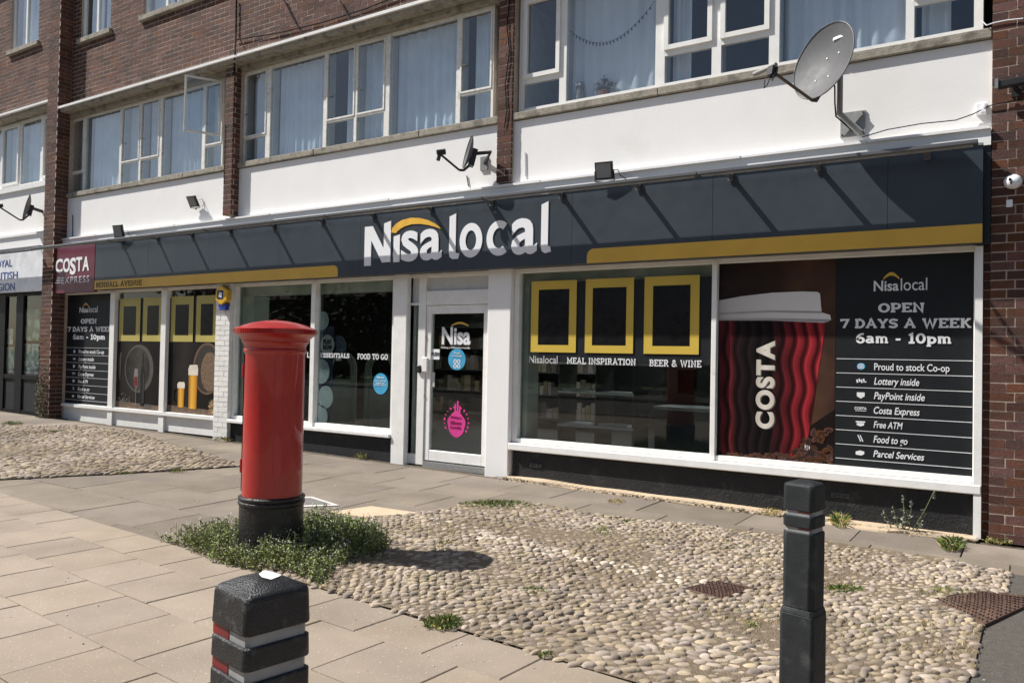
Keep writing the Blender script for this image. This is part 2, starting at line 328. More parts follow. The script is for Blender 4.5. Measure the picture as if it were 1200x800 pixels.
def courses(x0,x1,z0,z1,mode='stretcher',holes=()):
    """yield (xcentre, zcentre, length) of every brick"""
    zc=z0+.0375; k=0
    while zc<z1:
        if mode=='pier': seq=[.161 if k%2 else .1025]+[.215]*40
        elif mode=='single': seq=[x1-x0-.004]
        elif mode=='halves' and x1-x0<.235: seq=([.1025,.1025] if k%2 else [x1-x0-.004]) 
        else: seq=([.215] if k%2 else [.1025])+[.215]*200
        x=x0+.003
        for L in seq:
            if x+.04>x1: break
            L2=min(L,x1-x-.002)
            a_,b_=x,x+L2
            for h in holes:
                if h[2]-.03<zc<h[3]+.03 and b_>h[0] and a_<h[1]:
                    if a_<h[0]: b_=h[0]-.002
                    elif b_>h[1]: a_=h[1]+.002
                    else: b_=a_
            if b_-a_>.02: yield ((a_+b_)/2,zc,b_-a_)
            x+=L2+.010
        zc+=.075; k+=1
def brickwork(parent,x0,x1,z0,z1,Y,mat,mode='stretcher',holes=(),near=None,core=True,name='brick',depth=.03):
    mb=MB(); n=0
    for x,z,L in courses(x0,x1,z0,z1,mode,holes):
        if near and near(x,z): inst(name,bmesh_for(L,mat),parent,(x,Y+random.uniform(-.0015,.0015),z)); n+=1
        else:
            e=random.uniform(-.002,.002); mb.box(x-L/2+.0015,x+L/2-.0015,Y+e*.5,Y+depth,z-.031,z+.031)
    if mb.v: mb.build('brickwork',mat,parent,kind='stuff')
    return n
# =================================================================== SHOP BUILDING
XR=5.0     # the building runs on to here, right of the photo
shop=thing('shop_building','brick and white rendered parade building with the dark fascia convenience shop under flats','building',(-7,0,0))
def wallcore(x0,x1,y0,y1,z0,z1,mat=mortar,name='wall_core',parent=shop): return box(name,mat,parent,x0,x1,y0,y1,z0,z1)
# piers
def pier(x0,x1,yf,yb,z0,z1,mode,near,white=False,label=None):
    p=box('brick_pier',mortar if not white else wbrick,shop,x0+.004,x1-.004,yf+.0035,yb,z0,z1)
    if label: p['label']=label
    brickwork(p,x0,x1,z0,z1,yf,brickM if not white else wbrick,mode,near=near)
    return p
# right pier
xr0=X(1160,400,0)
rp=pier(xr0,xr0+.75,0,.4,-.03,9.4,'pier',lambda x,z: z<4.45 and x<.10)
# recessed brick return beside the shop frame
rp2=box('brick_return',mortar,shop,xr0-.05,xr0+.004,.045,.4,-.03,2.55)
brickwork(rp2,xr0-.052,xr0-.001,-.03,2.5,.04,brickM,'single',near=lambda x,z:True)
# left pier (projects further)
lpx0=X(50,300,-.17); lpx1=X(62.5,300,-.17)
lp=pier(lpx0,lpx1,-.17,.35,.05,9.5,'halves',lambda x,z:False)
ret=MB(); 
z=.05;k=0
while z<9.4:
    for a,b in (((-.165,-.06),(-.05,.05)) if k%2 else ((-.165,.05),)): ret.box(lpx1-.01,lpx1+.006,a,b,z+.005,z+.07)
    z+=.075;k+=1
ret.build('brickwork',brickM,lp,kind='stuff')
# pier between first and second upper windows
p2a=X(262,200,-.08); p2b=X(271.5,200,-.08)
pp=pier(p2a,p2b,-.08,.2,3.36,5.555,'halves',lambda x,z:False)
ret=MB(); z=3.36;k=0
while z<5.5:
    ret.box(p2b-.01,p2b+.005,-.075 if k%2 else -.03,.045,z+.005,z+.07); z+=.075;k+=1
ret.build('brickwork',brickM,pp,kind='stuff')
# pier between second and third
p3a=X(582.5,150,-.0); p3b=X(599.5,150,-.0)
pp=pier(p3a,p3b,0,.2,3.36,5.555,'halves',lambda x,z:True)
# ---- second floor brick wall
WZ0=5.65
win2=[(X(97,30,.08),X(131,30,.08),6.87,8.25),(X(170,10,.08),X(170,10,.08)+2.3,6.87,8.25),(-8.3,-6.9,6.87,8.25),(-3.9,-1.6,6.87,8.25)]
core=MB(); xs=sorted([lpx1,XR]+[v for w in win2 for v in w[:2]])
core.box(lpx1,XR,.0585,.3,WZ0,6.87); core.box(lpx1,XR,.0585,.3,8.25,9.6)
for a,b in zip(xs[::2],xs[1::2]): core.box(a,b,.0585,.3,6.87,8.25)
w2=core.build('upper_wall',mortar,shop)
brickwork(w2,lpx1,XR,WZ0,9.55,.056,brickM,'stretcher',holes=win2,near=lambda x,z:(-8.9<x<-5.0 and z<6.05+(-5.0-x)*.06))
# projecting ledge over the first floor windows
box('ledge',stone,shop,lpx1-.02,XR,-.13,.2,5.565,5.615)
box('ledge_flashing',frame_w,shop,lpx1-.02,XR,-.165,.06,5.617,5.655)
box('lintel',stone,shop,lpx1,XR,.03,.3,5.50,5.563)
# white panels under the windows
panel=MB()
for a,b in ((lpx1,p2a),(p2b,p3a),(p3b,xr0),(xr0+.75,XR)): panel.box(a,b,.05,.3,3.30,4.05)
panel.build('white_render_panel',render_w,shop)
# sills
for a,b in ((lpx1,p2a),(p2b,p3a),(p3b,xr0),(xr0+.75,XR)):
    x=a
    while x<b-.1:
        e=min(b,x+random.uniform(1.4,1.9)); 
        if b-e<.4: e=b
        box('sill',stone,shop,x+.002,e-.003,.012,.2,4.06+random.uniform(-.003,.003),4.14,bevel=.006); x=e
# cornice under the panels (white band with a flashing)
box('cornice',render_w,shop,lpx1,xr0-.003,-.02,.3,3.17,3.30)
fl=MB(); x=lpx1
while x<xr0-.02:
    e=min(xr0-.01,x+1.1); h=random.uniform(-.004,.006); 
    fl.prism([(x,3.30),(e,3.30),(e,3.325+h),(x,3.322-h)],-.045+random.uniform(-.006,.006),.06); x=e+.004
fl.build('cornice_flashing',render_w,shop)
box('cornice_right',render_w,shop,xr0+.752,XR,-.02,.3,3.17,3.30)
# solid mass behind, floors, roof, eaves
box('ceiling_slab',darkM,shop,lpx1+.05,XR,.31,6.0,2.75,3.25)
box('flat_floor',darkM,shop,lpx1+.05,XR,.301,1.5,3.26,4.12)
box('flat_back_wall',darkM,shop,lpx1+.05,XR,1.5,1.6,4.12,9.5)
box('flat_ceiling',darkM,shop,lpx1+.05,XR,.301,1.5,5.55,6.86)
box('shop_back_wall',darkM,shop,lpx1+.05,XR,6.0,6.2,0,2.75)
box('shop_floor',floorI,shop,lpx1+.05,XR,.15,6.0,-.05,.12)
box('side_wall',darkM,shop,lpx1-.25,lpx1+.05,.35,6.2,0,9.5)
box('side_wall',darkM,shop,-.15,.0,.4,6.2,0,2.75)
box('eaves',frame_w,shop,-20,XR,-.42,1.8,9.55,9.75)
rf=MB(); rf.prism([(-20,9.75),(XR,9.75),(XR,9.9),(-20,9.9)],-.5,6); rf.build('roof',M('roof_felt',(.08,.08,.085),.9),shop)
box('wall_rear_part',mortar,shop,xr0+.75,XR,.31,.4,-.05,3.17)
# ---- ground floor piers / pillars
# white brick pillar between window group A and B
wa=X(251.5,420,0); wb=X(268,420,0)
wp=box('white_brick_pillar',wbrick,shop,wa+.003,wb-.003,.006,.3,.0,2.45)
brickwork(wp,wa,wb,.03,2.42,0,wbrick,'halves',near=lambda x,z:True)
rt=MB(); z=.03;k=0
while z<2.4:
    rt.box(wb-.01,wb+.001,.003 if k%2 else .003,.10 if k%2 else .13,z+.005,z+.07); z+=.075;k+=1
rt.build('brickwork',wbrick,wp,kind='stuff')
# rendered pillar right of the door
pa=X(570,430,0); pbx=X(597.4,430,0)
pm=MB(); pm.box(pa,pbx,0,.3,-.02,2.45); pm.build('rendered_pillar',render_w,shop,bevel=.012,seg=2)
# post between window B and door
qa=X(460,430,.03); qb=X(476,430,.03)
box('door_post',frame_w,shop,qa,qb,.02,.3,-.02,2.45,bevel=.01)
# header board under the fascia
box('header_board',frame_w,shop,lpx1+.1,xr0-.052,.06,.3,2.352,2.47)
for x in (-12.9,-11.4): box('header_strip',frame_w,shop,x,x+1.3,.052,.062,2.40,2.44)
# =================================================================== SHOP WINDOWS
GY=.13
def shop_window(x0,x1,zb,zt,muls,name='shop_window',sill=None,fw=.05,board=None,rail=.05):
    """frame mesh with panes; muls=list of (a,b) mullion spans"""
    fb=MB(); yf,yb=.06,.155
    fb.box(x0,x0+fw,yf,yb,zb,zt); fb.box(x1-fw,x1,yf,yb,zb,zt)
    for a,b in muls: fb.box(a,b,yf-.012,yb,zb-.0,zt)
    ed=[x0+fw]+[v for m_ in muls for v in m_]+[x1-fw]
    for a,b in zip(ed[::2],ed[1::2]): fb.box(a,b,yf+.004,yb-.004,zb,zb+rail); fb.box(a,b,yf+.004,yb-.004,zt-.03,zt)
    w=fb.build(name,frame_w,shop,bevel=.004)
    for a,b in zip(ed[::2],ed[1::2]): box('pane',gl_shop,w,a,b,GY-.004,GY+.004,zb+rail,zt-.03)
    return w,ed
zt=2.352
# group A (three lights, painted board under)
a0,a1=X(71,420,.06),wa-.002
mulA=[(X(127,430,.05),X(132.5,430,.05)),(X(187,430,.05),X(193,430,.05))]
wA,edA=shop_window(a0,a1,.34,zt,mulA,fw=.07,rail=.06)
box('stall_board',frame_w,shop,a0,a1,.09,.16,.10,.337)
box('board_rail',frame_w,shop,a0,a1,.03,.16,.339,.375) if False else None
for a,b in mulA: box('board_batten',frame_w,shop,a,b,.05,.088,.08,.337)
box('window_sill',frame_w,shop,a0,a1,.035,.06,.345,.395)
# group B
b0,b1=wb+.002,qa-.002
mulB=[(X(363,420,.05),X(368,420,.05))]
wB,edB=shop_window(b0,b1,.39,zt,mulB,fw=.05)
sb=box('window_sill',frame_w,shop,wb+.002,qa-.002,-.01,.16,.335,.387,bevel=.008)
box('plinth',plinthM,shop,wb+.002,qa-.002,.06,.3,.0,.333)
# group C + D
c0,c1=pbx+.002,xr0-.052
mulC=[(X(833,420,.05),X(839,420,.05))]
wC,edC=shop_window(c0,c1,.415,zt,mulC,fw=.065)
box('window_sill',frame_w,shop,c0+.0,c1-.0,-.012,.16,.335,.412,bevel=.008)
box('plinth',plinthM,shop,c0+.03,c1-.055,.06,.3,-.06,.333)
box('corner_board',frame_w,shop,c1-.055,c1,-.004,.06,-.02,2.352)
box('jamb_post',frame_w,shop,c0+.002,c0+.04,.12,.3,.42,2.34)
# inner reveal boards seen behind the glass at the heads
for a,b in ((edB[0],edB[-1]),(edC[0],edC[1])): 
    box('blind_box',M('pale_grey_board',(.42,.43,.39),.6,.08,5),shop,a,b,.2,.32,2.19,2.35)
box('inner_reveal',M('pale_grey_board',(.42,.43,.39)),shop,edC[0],edC[0]+.06,.18,.42,.42,2.19)
box('inner_reveal',M('pale_grey_board',(.42,.43,.39)),shop,edB[0],edB[0]+.25,.18,.46,.40,2.19)
# plinth air vents
for px,py,n in ((627,545,2),(983,580,2)):
    g=F(px,py,.055)
    for i in range(n):
        v=MB(); x=g.x-.06+i*.075; v.box(x,x+.065,.048,.062,g.z-.02,g.z+.02); vo=v.build('air_vent',M('vent_grey',(.12,.12,.12),.7),shop)
        l_=MB()
        for k in range(3): l_.box(x+.006,x+.059,.044,.049,g.z-.014+k*.012,g.z-.009+k*.012)
        l_.build('louvre',printk,vo)
# concrete ledge along the foot of the wall
cl=MB(); x=-4.85; pd=.11
while x<-.30:
    e=min(x+.07,-.28); d=.085+.045*noise.noise(Vector((x*2.3,0,5)))+(.13*min(1,(x+1.85)*8,(-.85-x)*6) if -1.85<x<-.85 else 0)
    zb=gz(x,-.1); h=.016+.012*noise.noise(Vector((x*1.7,4,5)))
    cl.add([(x,-pd,zb-.02),(e,-d,zb-.02),(e,.07,zb-.02),(x,.07,zb-.02),(x,-pd+.012,zb+h*.6),(e,-d+.012,zb+h*.6),(e,.07,zb+h),(x,.07,zb+h)],[(0,1,5,4),(4,5,6,7)]); pd=d; x=e
    if x>=-.285: break
cl.build('concrete_footing',slabC,shop)
# =================================================================== DOOR
dY=.12
dl=X(477,430,dY); dt0=X(480,430,dY); dt1=X(491.5,430,dY); dm=X(500,430,dY); dr=pa
door_zb=gz(-5.7,0)
dfm=MB(); 
dfm.box(qb,dt0,.09,.16,door_zb,2.35); dfm.box(dt1,dm-.0,.08,.17,door_zb,2.35)
dfm.box(dt0,dt1,.09,.16,1.99,2.02); dfm.box(dt0,dt1,.09,.16,door_zb,.16); dfm.box(dt0,dt1,.09,.16,2.33,2.35)
dfm.box(dm,dr,.085,.165,2.325,2.35); dfm.box(dm,dr,.085,.165,1.985,2.16); dfm.box(dr-.03,dr,.085,.165,door_zb,1.985)
df=dfm.build('door_frame',frame_w,shop,bevel=.004)
box('sidelight_pane',gl_shop,df,dt0,dt1,.12,.128,.16,1.99)
box('sidelight_panel',M('frosted_panel',(.55,.57,.57),.3,.04,5),df,dt0,dt1,.125,.13,2.02,2.33)
box('transom_pane',M('frosted_panel',(.55,.57,.57)),df,dm,dr,.125,.13,2.16,2.325)
box('sidelight_backing',M('pale_grey_board',(.42,.43,.39)),df,dt0,dt0+.08,.2,.5,.16,1.99)
lx0,lx1=dm+.004,dr-.034; gx0,gx1=X(504.8,430,.1),X(566,430,.1)
gx1=min(gx1,lx1-.03)
lf=MB(); lf.box(lx0,gx0,.095,.15,.10,1.98); lf.box(gx1,lx1,.095,.15,.10,1.98); lf.box(gx0,gx1,.097,.148,.10,.225); lf.box(gx0,gx1,.097,.148,1.88,1.98)
door=lf.build('shop_door',frame_w,shop,bevel=.004)
box('door_glass',gl_shop,door,gx0,gx1,.118,.126,.225,1.88)
box('threshold',galvM,shop,lx0,lx1,.07,.2,door_zb-.02,.085)
hx=X(497.5,440,.09)
box('door_handle',frame_w,door,hx-.03,hx+.06,.06,.094,1.17,1.35,bevel=.01)
box('door_lock',blkP,door,hx-.1,hx-.045,.05,.09,1.16,1.25,bevel=.008)
for zz in (1.58,.86): box('door_knob',galvM,door,hx+.0,hx+.014,.08,.095,zz,zz+.03)
# =================================================================== STICKERS / POSTERS
def poster(name,label,cat,x0,x1,z0,z1,Y,mat=printk,group=None,th=.003):
    r=thing(name,label,cat,((x0+x1)/2,Y,z0),group); box('backing',mat,r,x0,x1,Y,Y+th,z0,z1); return r
PY=.108   # film on the outer face of the glass plane
def hours_poster(x0,x1,z0,z1,label,small):
    r=poster('opening_hours_poster',label,'poster',x0,x1,z0,z1,PY)
    w=x1-x0; h=z1-z0
    def bx(u0,v0,u1,v1): return (x0+u0*w,x0+u1*w,z1-v1*h,z1-v0*h)
    y=PY-.0015
    txt('Nisa',bx(.29,.115,.475,.165),y,printw,r,bold=.018); txt('local',bx(.49,.108,.68,.165),y,printw,r)
    MBs=MB(); MBs.prism([(x0+w*(.36+.12*i/8),z1-h*(.112-.02*math.sin(PI*i/8))) for i in range(9)]+[(x0+w*(.36+.12*i/8),z1-h*(.104-.028*math.sin(PI*i/8))) for i in range(8,-1,-1)],y-.001,y); MBs.build('logo_arc',yel,r)
    slab_txt('OPEN',bx(.325,.216,.66,.272),y,printw,r,.215); slab_txt('7 DAYS A WEEK',bx(.035,.288,.985,.346),y,printw,r,.215); slab_txt('6am - 10pm',bx(.16,.358,.85,.425),y,printw,r,.205)
    ln=MB()
    rows=['Proud to stock Co-op','Lottery inside','PayPoint inside','Costa Express','Free ATM','Food to go','Parcel Services']
    t0,dv=.487,.0685
    wd=[.54,.33,.37,.335,.215,.25,.37]
    for i in range(8): ln.box(x0+.01,x1-.004,y-.001,y+.001,z1-h*(t0+i*dv)-.0025,z1-h*(t0+i*dv)+.0025)
    ln.build('ruled_lines',printw,r)
    for i,s in enumerate(rows):
        v=t0+i*dv; d=.012 if any(c in s for c in 'pyg') else 0
        txt(s,bx(.30,v+.018,.30+wd[i],v+.050+d),y,printw,r,bold=.012,shear=.0 if i==0 else .22)
        cx,cz=x0+.20*w,z1-h*(v+.035)
        ic=MB()
        if i==0:
            ic.prism(ell(cx,cz,.034,.030,20),y-.001,y); ic.build('service_icon',M('coop_blue',(.10,.42,.68),.5),r)
            q=MB()
            for a,b in ((-1,-1),(1,-1),(-1,1),(1,1)): stroke(q,[(cx+a*.012+.009*math.cos(t*PI/6),cz+b*.011+.008*math.sin(t*PI/6)) for t in range(13)],.005,y-.003,y-.001)
            q2=MB(); q2.v=[(vx,vz,vy) for vx,vy,vz in q.v]; q2.f=q.f; q2.build('icon_mark',printw,r)
            continue
        if i==1:
            for k in range(4): ic.obox((cx-.03+k*.018,y,cz-.004+.008*(k%2)),(.006,0,.003),(0,.001,0),(-.004,0,.014))
            ic.box(cx+.01,cx+.045,y-.001,y,cz-.014,cz-.004)
        if i==2:
            for a in (0,): ic.prism([(cx-.032,cz+.024),(cx+.032,cz+.024),(cx+.032,cz-.01),(cx,cz-.03),(cx-.032,cz-.01)],y-.001,y)
        if i==3: 
            txt('COSTA',(cx-.05,cx+.05,cz-.002,cz+.022),y,printw,r,bold=.03); ic.box(cx-.045,cx+.045,y-.001,y,cz-.014,cz-.010)
        if i==4: ic.box(cx-.038,cx+.038,y-.001,y,cz+.012,cz+.024); ic.prism([(cx-.03,cz+.008),(cx+.03,cz+.008),(cx+.03,cz-.012),(cx,cz-.022),(cx-.03,cz-.012)],y-.001,y)
        if i==5:
            for k in (0,1): ic.obox((cx-.008+k*.018,y,cz),(.004,0,.001),(0,.001,0),(-.012,0,.028))
        if i==6: ic.prism([(cx-.036,cz-.018),(cx+.01,cz-.024),(cx+.034,cz-.01),(cx+.034,cz+.012),(cx+.0,cz+.02),(cx-.036,cz+.008)],y-.001,y)
        if ic.v: ic.build('service_icon',printw,r)
    return r
PXR=X(1141,420,PY); PXM=X(979,420,PY)
hours_poster(PXM,edC[3]-.002,.467,2.32,'large black opening hours poster at the right end of the window beside the brick pier',0)
hours_poster(edA[0]+.002,edA[1]-.002,.402,2.32,'narrow black opening hours poster in the far left shop window under the burgundy coffee sign',1)
# coffee cup poster
cx0,cx1=edC[2]+.002,PXM-.003
cup=thing('coffee_cup_poster','tall poster of a red ripple coffee cup with white lid among coffee beans','poster',((cx0+cx1)/2,PY,.467))
box('backing',grad('coffee_backdrop',[(0,(.010,.007,.006)),(.45,(.030,.015,.010)),(.8,(.075,.036,.022)),(1,(.04,.02,.014))],0,cx0,cx1,.5,3,.8),cup,cx0,cx1,PY,PY+.003,.467,2.32)
def P(px,py): q=F(px,py,PY); return (q.x,q.z)
def poly(l): return [P(*q) for q in l]
y=PY-.001
def clampx(l): return [(max(cx0+.003,min(cx1-.002,a)),b) for a,b in l]
m=MB(); m.prism(clampx(poly([(839,375),(968,376),(960,430),(951,490),(942,540),(900,545),(845,530),(839,400)])),y-.001,y)
m.build('cup_body',grad('cup_red',[(0,(.05,.006,.009)),(.10,(.10,.010,.014)),(.2,(.012,.005,.006)),(.50,(.005,.004,.005)),(.62,(.06,.007,.010)),(.82,(.24,.016,.022)),(1,(.27,.022,.03))],0,cx0,P(968,400)[0],.45),cup)
# ridged paper sleeve: printed wavy ridges, broad and shaded
cm_=D.materials['cup_red']; n_=cm_.node_tree.nodes; l_=cm_.node_tree.links; bs_=n_['Principled BSDF']; src=bs_.inputs['Base Color'].links[0].from_socket
ge_=n_.new('ShaderNodeNewGeometry'); sp_=n_.new('ShaderNodeSeparateXYZ'); l_.new(ge_.outputs['Position'],sp_.inputs[0])
def mth(op,a,b=None,c=None):
    q=n_.new('ShaderNodeMath'); q.operation=op
    for k,v in enumerate((a,b,c)):
        if v is None: continue
        if isinstance(v,(int,float)): q.inputs[k].default_value=v
        else: l_.new(v,q.inputs[k])
    return q.outputs[0]
xc=P(905,400)[0]
dx_=mth('SUBTRACT',sp_.outputs[0],xc); tz_=mth('MULTIPLY_ADD',sp_.outputs[2],.09,.86)       # sleeve tapers to its foot
u_=mth('DIVIDE',dx_,tz_)
wv=mth('MULTIPLY',mth('SINE',mth('MULTIPLY_ADD',sp_.outputs[2],14.5,mth('MULTIPLY',dx_,3.0))),.019)
ph_=mth('MULTIPLY',mth('ADD',u_,wv),2*PI/.105)
rg=mth('POWER',mth('MULTIPLY_ADD',mth('SINE',ph_),.5,.5),.8)
hl=mth('POWER',mth('MULTIPLY_ADD',mth('SINE',mth('ADD',ph_,.9)),.5,.5),14)
mr_=n_.new('ShaderNodeMapRange'); mr_.inputs[3].default_value=.12; mr_.inputs[4].default_value=1.0; l_.new(rg,mr_.inputs[0])
vm=n_.new('ShaderNodeVectorMath'); vm.operation='SCALE'; l_.new(src,vm.inputs[0]); l_.new(mth('ADD',mr_.outputs[0],mth('MULTIPLY',hl,.7)),vm.inputs['Scale']); l_.new(vm.outputs[0],bs_.inputs['Base Color'])
lid=MB(); lid.prism(clampx(poly([(839,354),(843,352),(870,347),(905,343),(940,341.5),(958,342),(961,344),(963,366),(973,369),(974,375),(966,378),(940,377),(890,375),(839,375)])),y-.003,y-.0015)
lid.build('cup_lid',grad('lid_white',[(0,(.42,.40,.39)),(.5,(.62,.60,.58)),(1,(.70,.68,.66))],0,cx0,P(974,375)[0],.4),cup)
ls=MB(); ls.prism(clampx(poly([(839,366.5),(900,363.5),(963,364.5),(963,367),(900,366),(839,369)])),y-.0035,y-.003); ls.prism(clampx(poly([(839,373),(900,372.5),(974,374),(970,377.5),(900,375.5),(839,375.5)])),y-.0035,y-.003)
ls.build('lid_rim_shade',M('lid_shade',(.33,.31,.31),.5),cup)
def vtext(s,pxb,mat,mat2,parent,yy):
    cu=D.curves.new('c','FONT'); cu.body=s; cu.extrude=.01; cu.offset=.05; cu.size=1; cu.space_character=1.2
    t=D.objects.new('t',cu); COL.objects.link(t); me=D.meshes.new_from_object(t.evaluated_get(bpy.context.evaluated_depsgraph_get())); D.objects.remove(t)
    for v in me.vertices: v.co.x,v.co.y=-v.co.y,v.co.x
    me.name='lettering'; return place(me,'lettering',mat,parent,*pxb,yy,.002)
vb=pb(886,399,908,502,PY)
vtext('COSTA',(vb[0]+.010,vb[1]+.010,vb[2]-.008,vb[3]-.008),M('letter_shadow',(.10,.09,.08),.5),None,cup,y-.002)
vtext('COSTA',vb,grad('letter_cream',[(0,(.45,.42,.36)),(.5,(.66,.62,.55)),(1,(.5,.46,.40))],0,vb[0],vb[1],.4),None,cup,y-.0035)
# beans
vg=MB(); vg.prism(clampx(poly([(839,528),(900,532),(940,505),(979,480),(979,556),(839,545)])),y-.0002,y+.0002); vg.build('dark_foreground',M('print_near_black',(.008,.005,.004),.5,spec=.15),cup)
bn=MB(); bs=MB()
for i in range(230):
    t=random.random(); px=843+t*134; top=532 if px<925 else 532-(px-925)*.95
    bot=540+(px-840)*.07; py=random.uniform(min(top,bot-3),bot)+0
    if px>972 and py>548: continue
    c=P(px,py); a=random.uniform(0,PI); r=random.uniform(.022,.034)*(1.25 if px>930 else .9); e=[(c[0]+r*math.cos(q*PI/6)*math.cos(a)-.6*r*math.sin(q*PI/6)*math.sin(a),c[1]+r*math.cos(q*PI/6)*math.sin(a)+.6*r*math.sin(q*PI/6)*math.cos(a)) for q in range(12)]
    e=[(min(cx1-.004,max(cx0+.004,u)),max(.47,v)) for u,v in e]
    o=y-.002-i*.00001; bn.prism(e,o-.00001,o)
    d=[(c[0]-r*.8*math.cos(a),c[1]-r*.8*math.sin(a)),(c[0]+.15*r*math.sin(a),c[1]-.15*r*math.cos(a)),(c[0]+r*.8*math.cos(a),c[1]+r*.8*math.sin(a)),(c[0]-.12*r*math.sin(a)+.004,c[1]+.12*r*math.cos(a))]
    d=[(min(cx1-.005,max(cx0+.005,u)),max(.472,v)) for u,v in d]
    bs.prism(d,o-.0035,o-.0034)
bn.build('coffee_beans',M('bean_brown',(.075,.029,.018),.4,.3,30,rnd=.5),cup,kind='stuff'); bs.build('bean_creases',M('bean_crease',(.01,.005,.004),.6),cup,kind='stuff')
st=MB(); 
for k in range(2): stroke(st,[P(*q) for q in ((943.5+k*2.5,527),(944+k*2,519+k*2),(946,517+k*2),(948.5-k*2,519+k*2),(948.5-k*2.4,526))],.008,y-.004,y-.003)
st2=MB(); st2.v=[(a,c,b) for a,b,c in st.v]; st2.f=st.f; st2.build('cup_mark',printw,cup)
# dark backing film and yellow frames in window C
fx0=X(632,370,PY); 
film=thing('window_film','black film band with white words behind yellow frames in the big shop window','window film',((fx0+edC[1])/2,PY,1.26))
box('film',printk,film,fx0,edC[1]-.003,PY+.006,PY+.009,1.33,2.205)
def yframe(o,i,label,group,Yp=PY,mat=None,parent=None):
    x0,x1,z0,z1=o; a0_,a1_,b0_,b1_=i
    r=thing('yellow_frame',label,'frame',((x0+x1)/2,Yp,z0),group); m=MB()
    m.box(x0,x1,Yp-.004,Yp,z0,b0_); m.box(x0,x1,Yp-.004,Yp,b1_,z1); m.box(x0,a0_,Yp-.004,Yp,b0_,b1_); m.box(a1_,x1,Yp-.004,Yp,b0_,b1_)
    m.build('border',mat or M('poster_yellow',(.56,.40,.06),.45,.04,4),r); box('centre',M('poster_black',(.006,.006,.007),.3,spec=.3),r,a0_,a1_,Yp-.001,Yp+.001,b0_,b1_); return r
FR=[(622.5,675.5,631,667,'first'),(686,742.5,694.3,734,'middle'),(755,819.5,765,809,'third')]
for (a,b,c,d,n_),lab in zip(FR,('yellow rectangular frame nearest the white pillar in the big shop window','middle yellow rectangular frame above the words MEAL INSPIRATION','yellow rectangular frame nearest the coffee cup poster above BEER & WINE')):
    yframe((X(a,370,PY),X(b,370,PY),1.435,2.225),(X(c,370,PY),X(d,370,PY),1.515,2.13),lab,'yellow frames in the big shop window')
wy=PY-.001
slab_txt('MEAL INSPIRATION',(X(664.5,427,wy),X(745,427,wy),1.305,1.39),wy,printw,film); slab_txt('BEER & WINE',(X(761,430,wy),X(822,430,wy),1.30,1.385),wy,printw,film)
txt('Nisalocal',(X(620,424,wy),X(653.5,424,wy),1.31,1.395),wy,M('faint_white',(.45,.46,.46),.5),film,bold=.01)
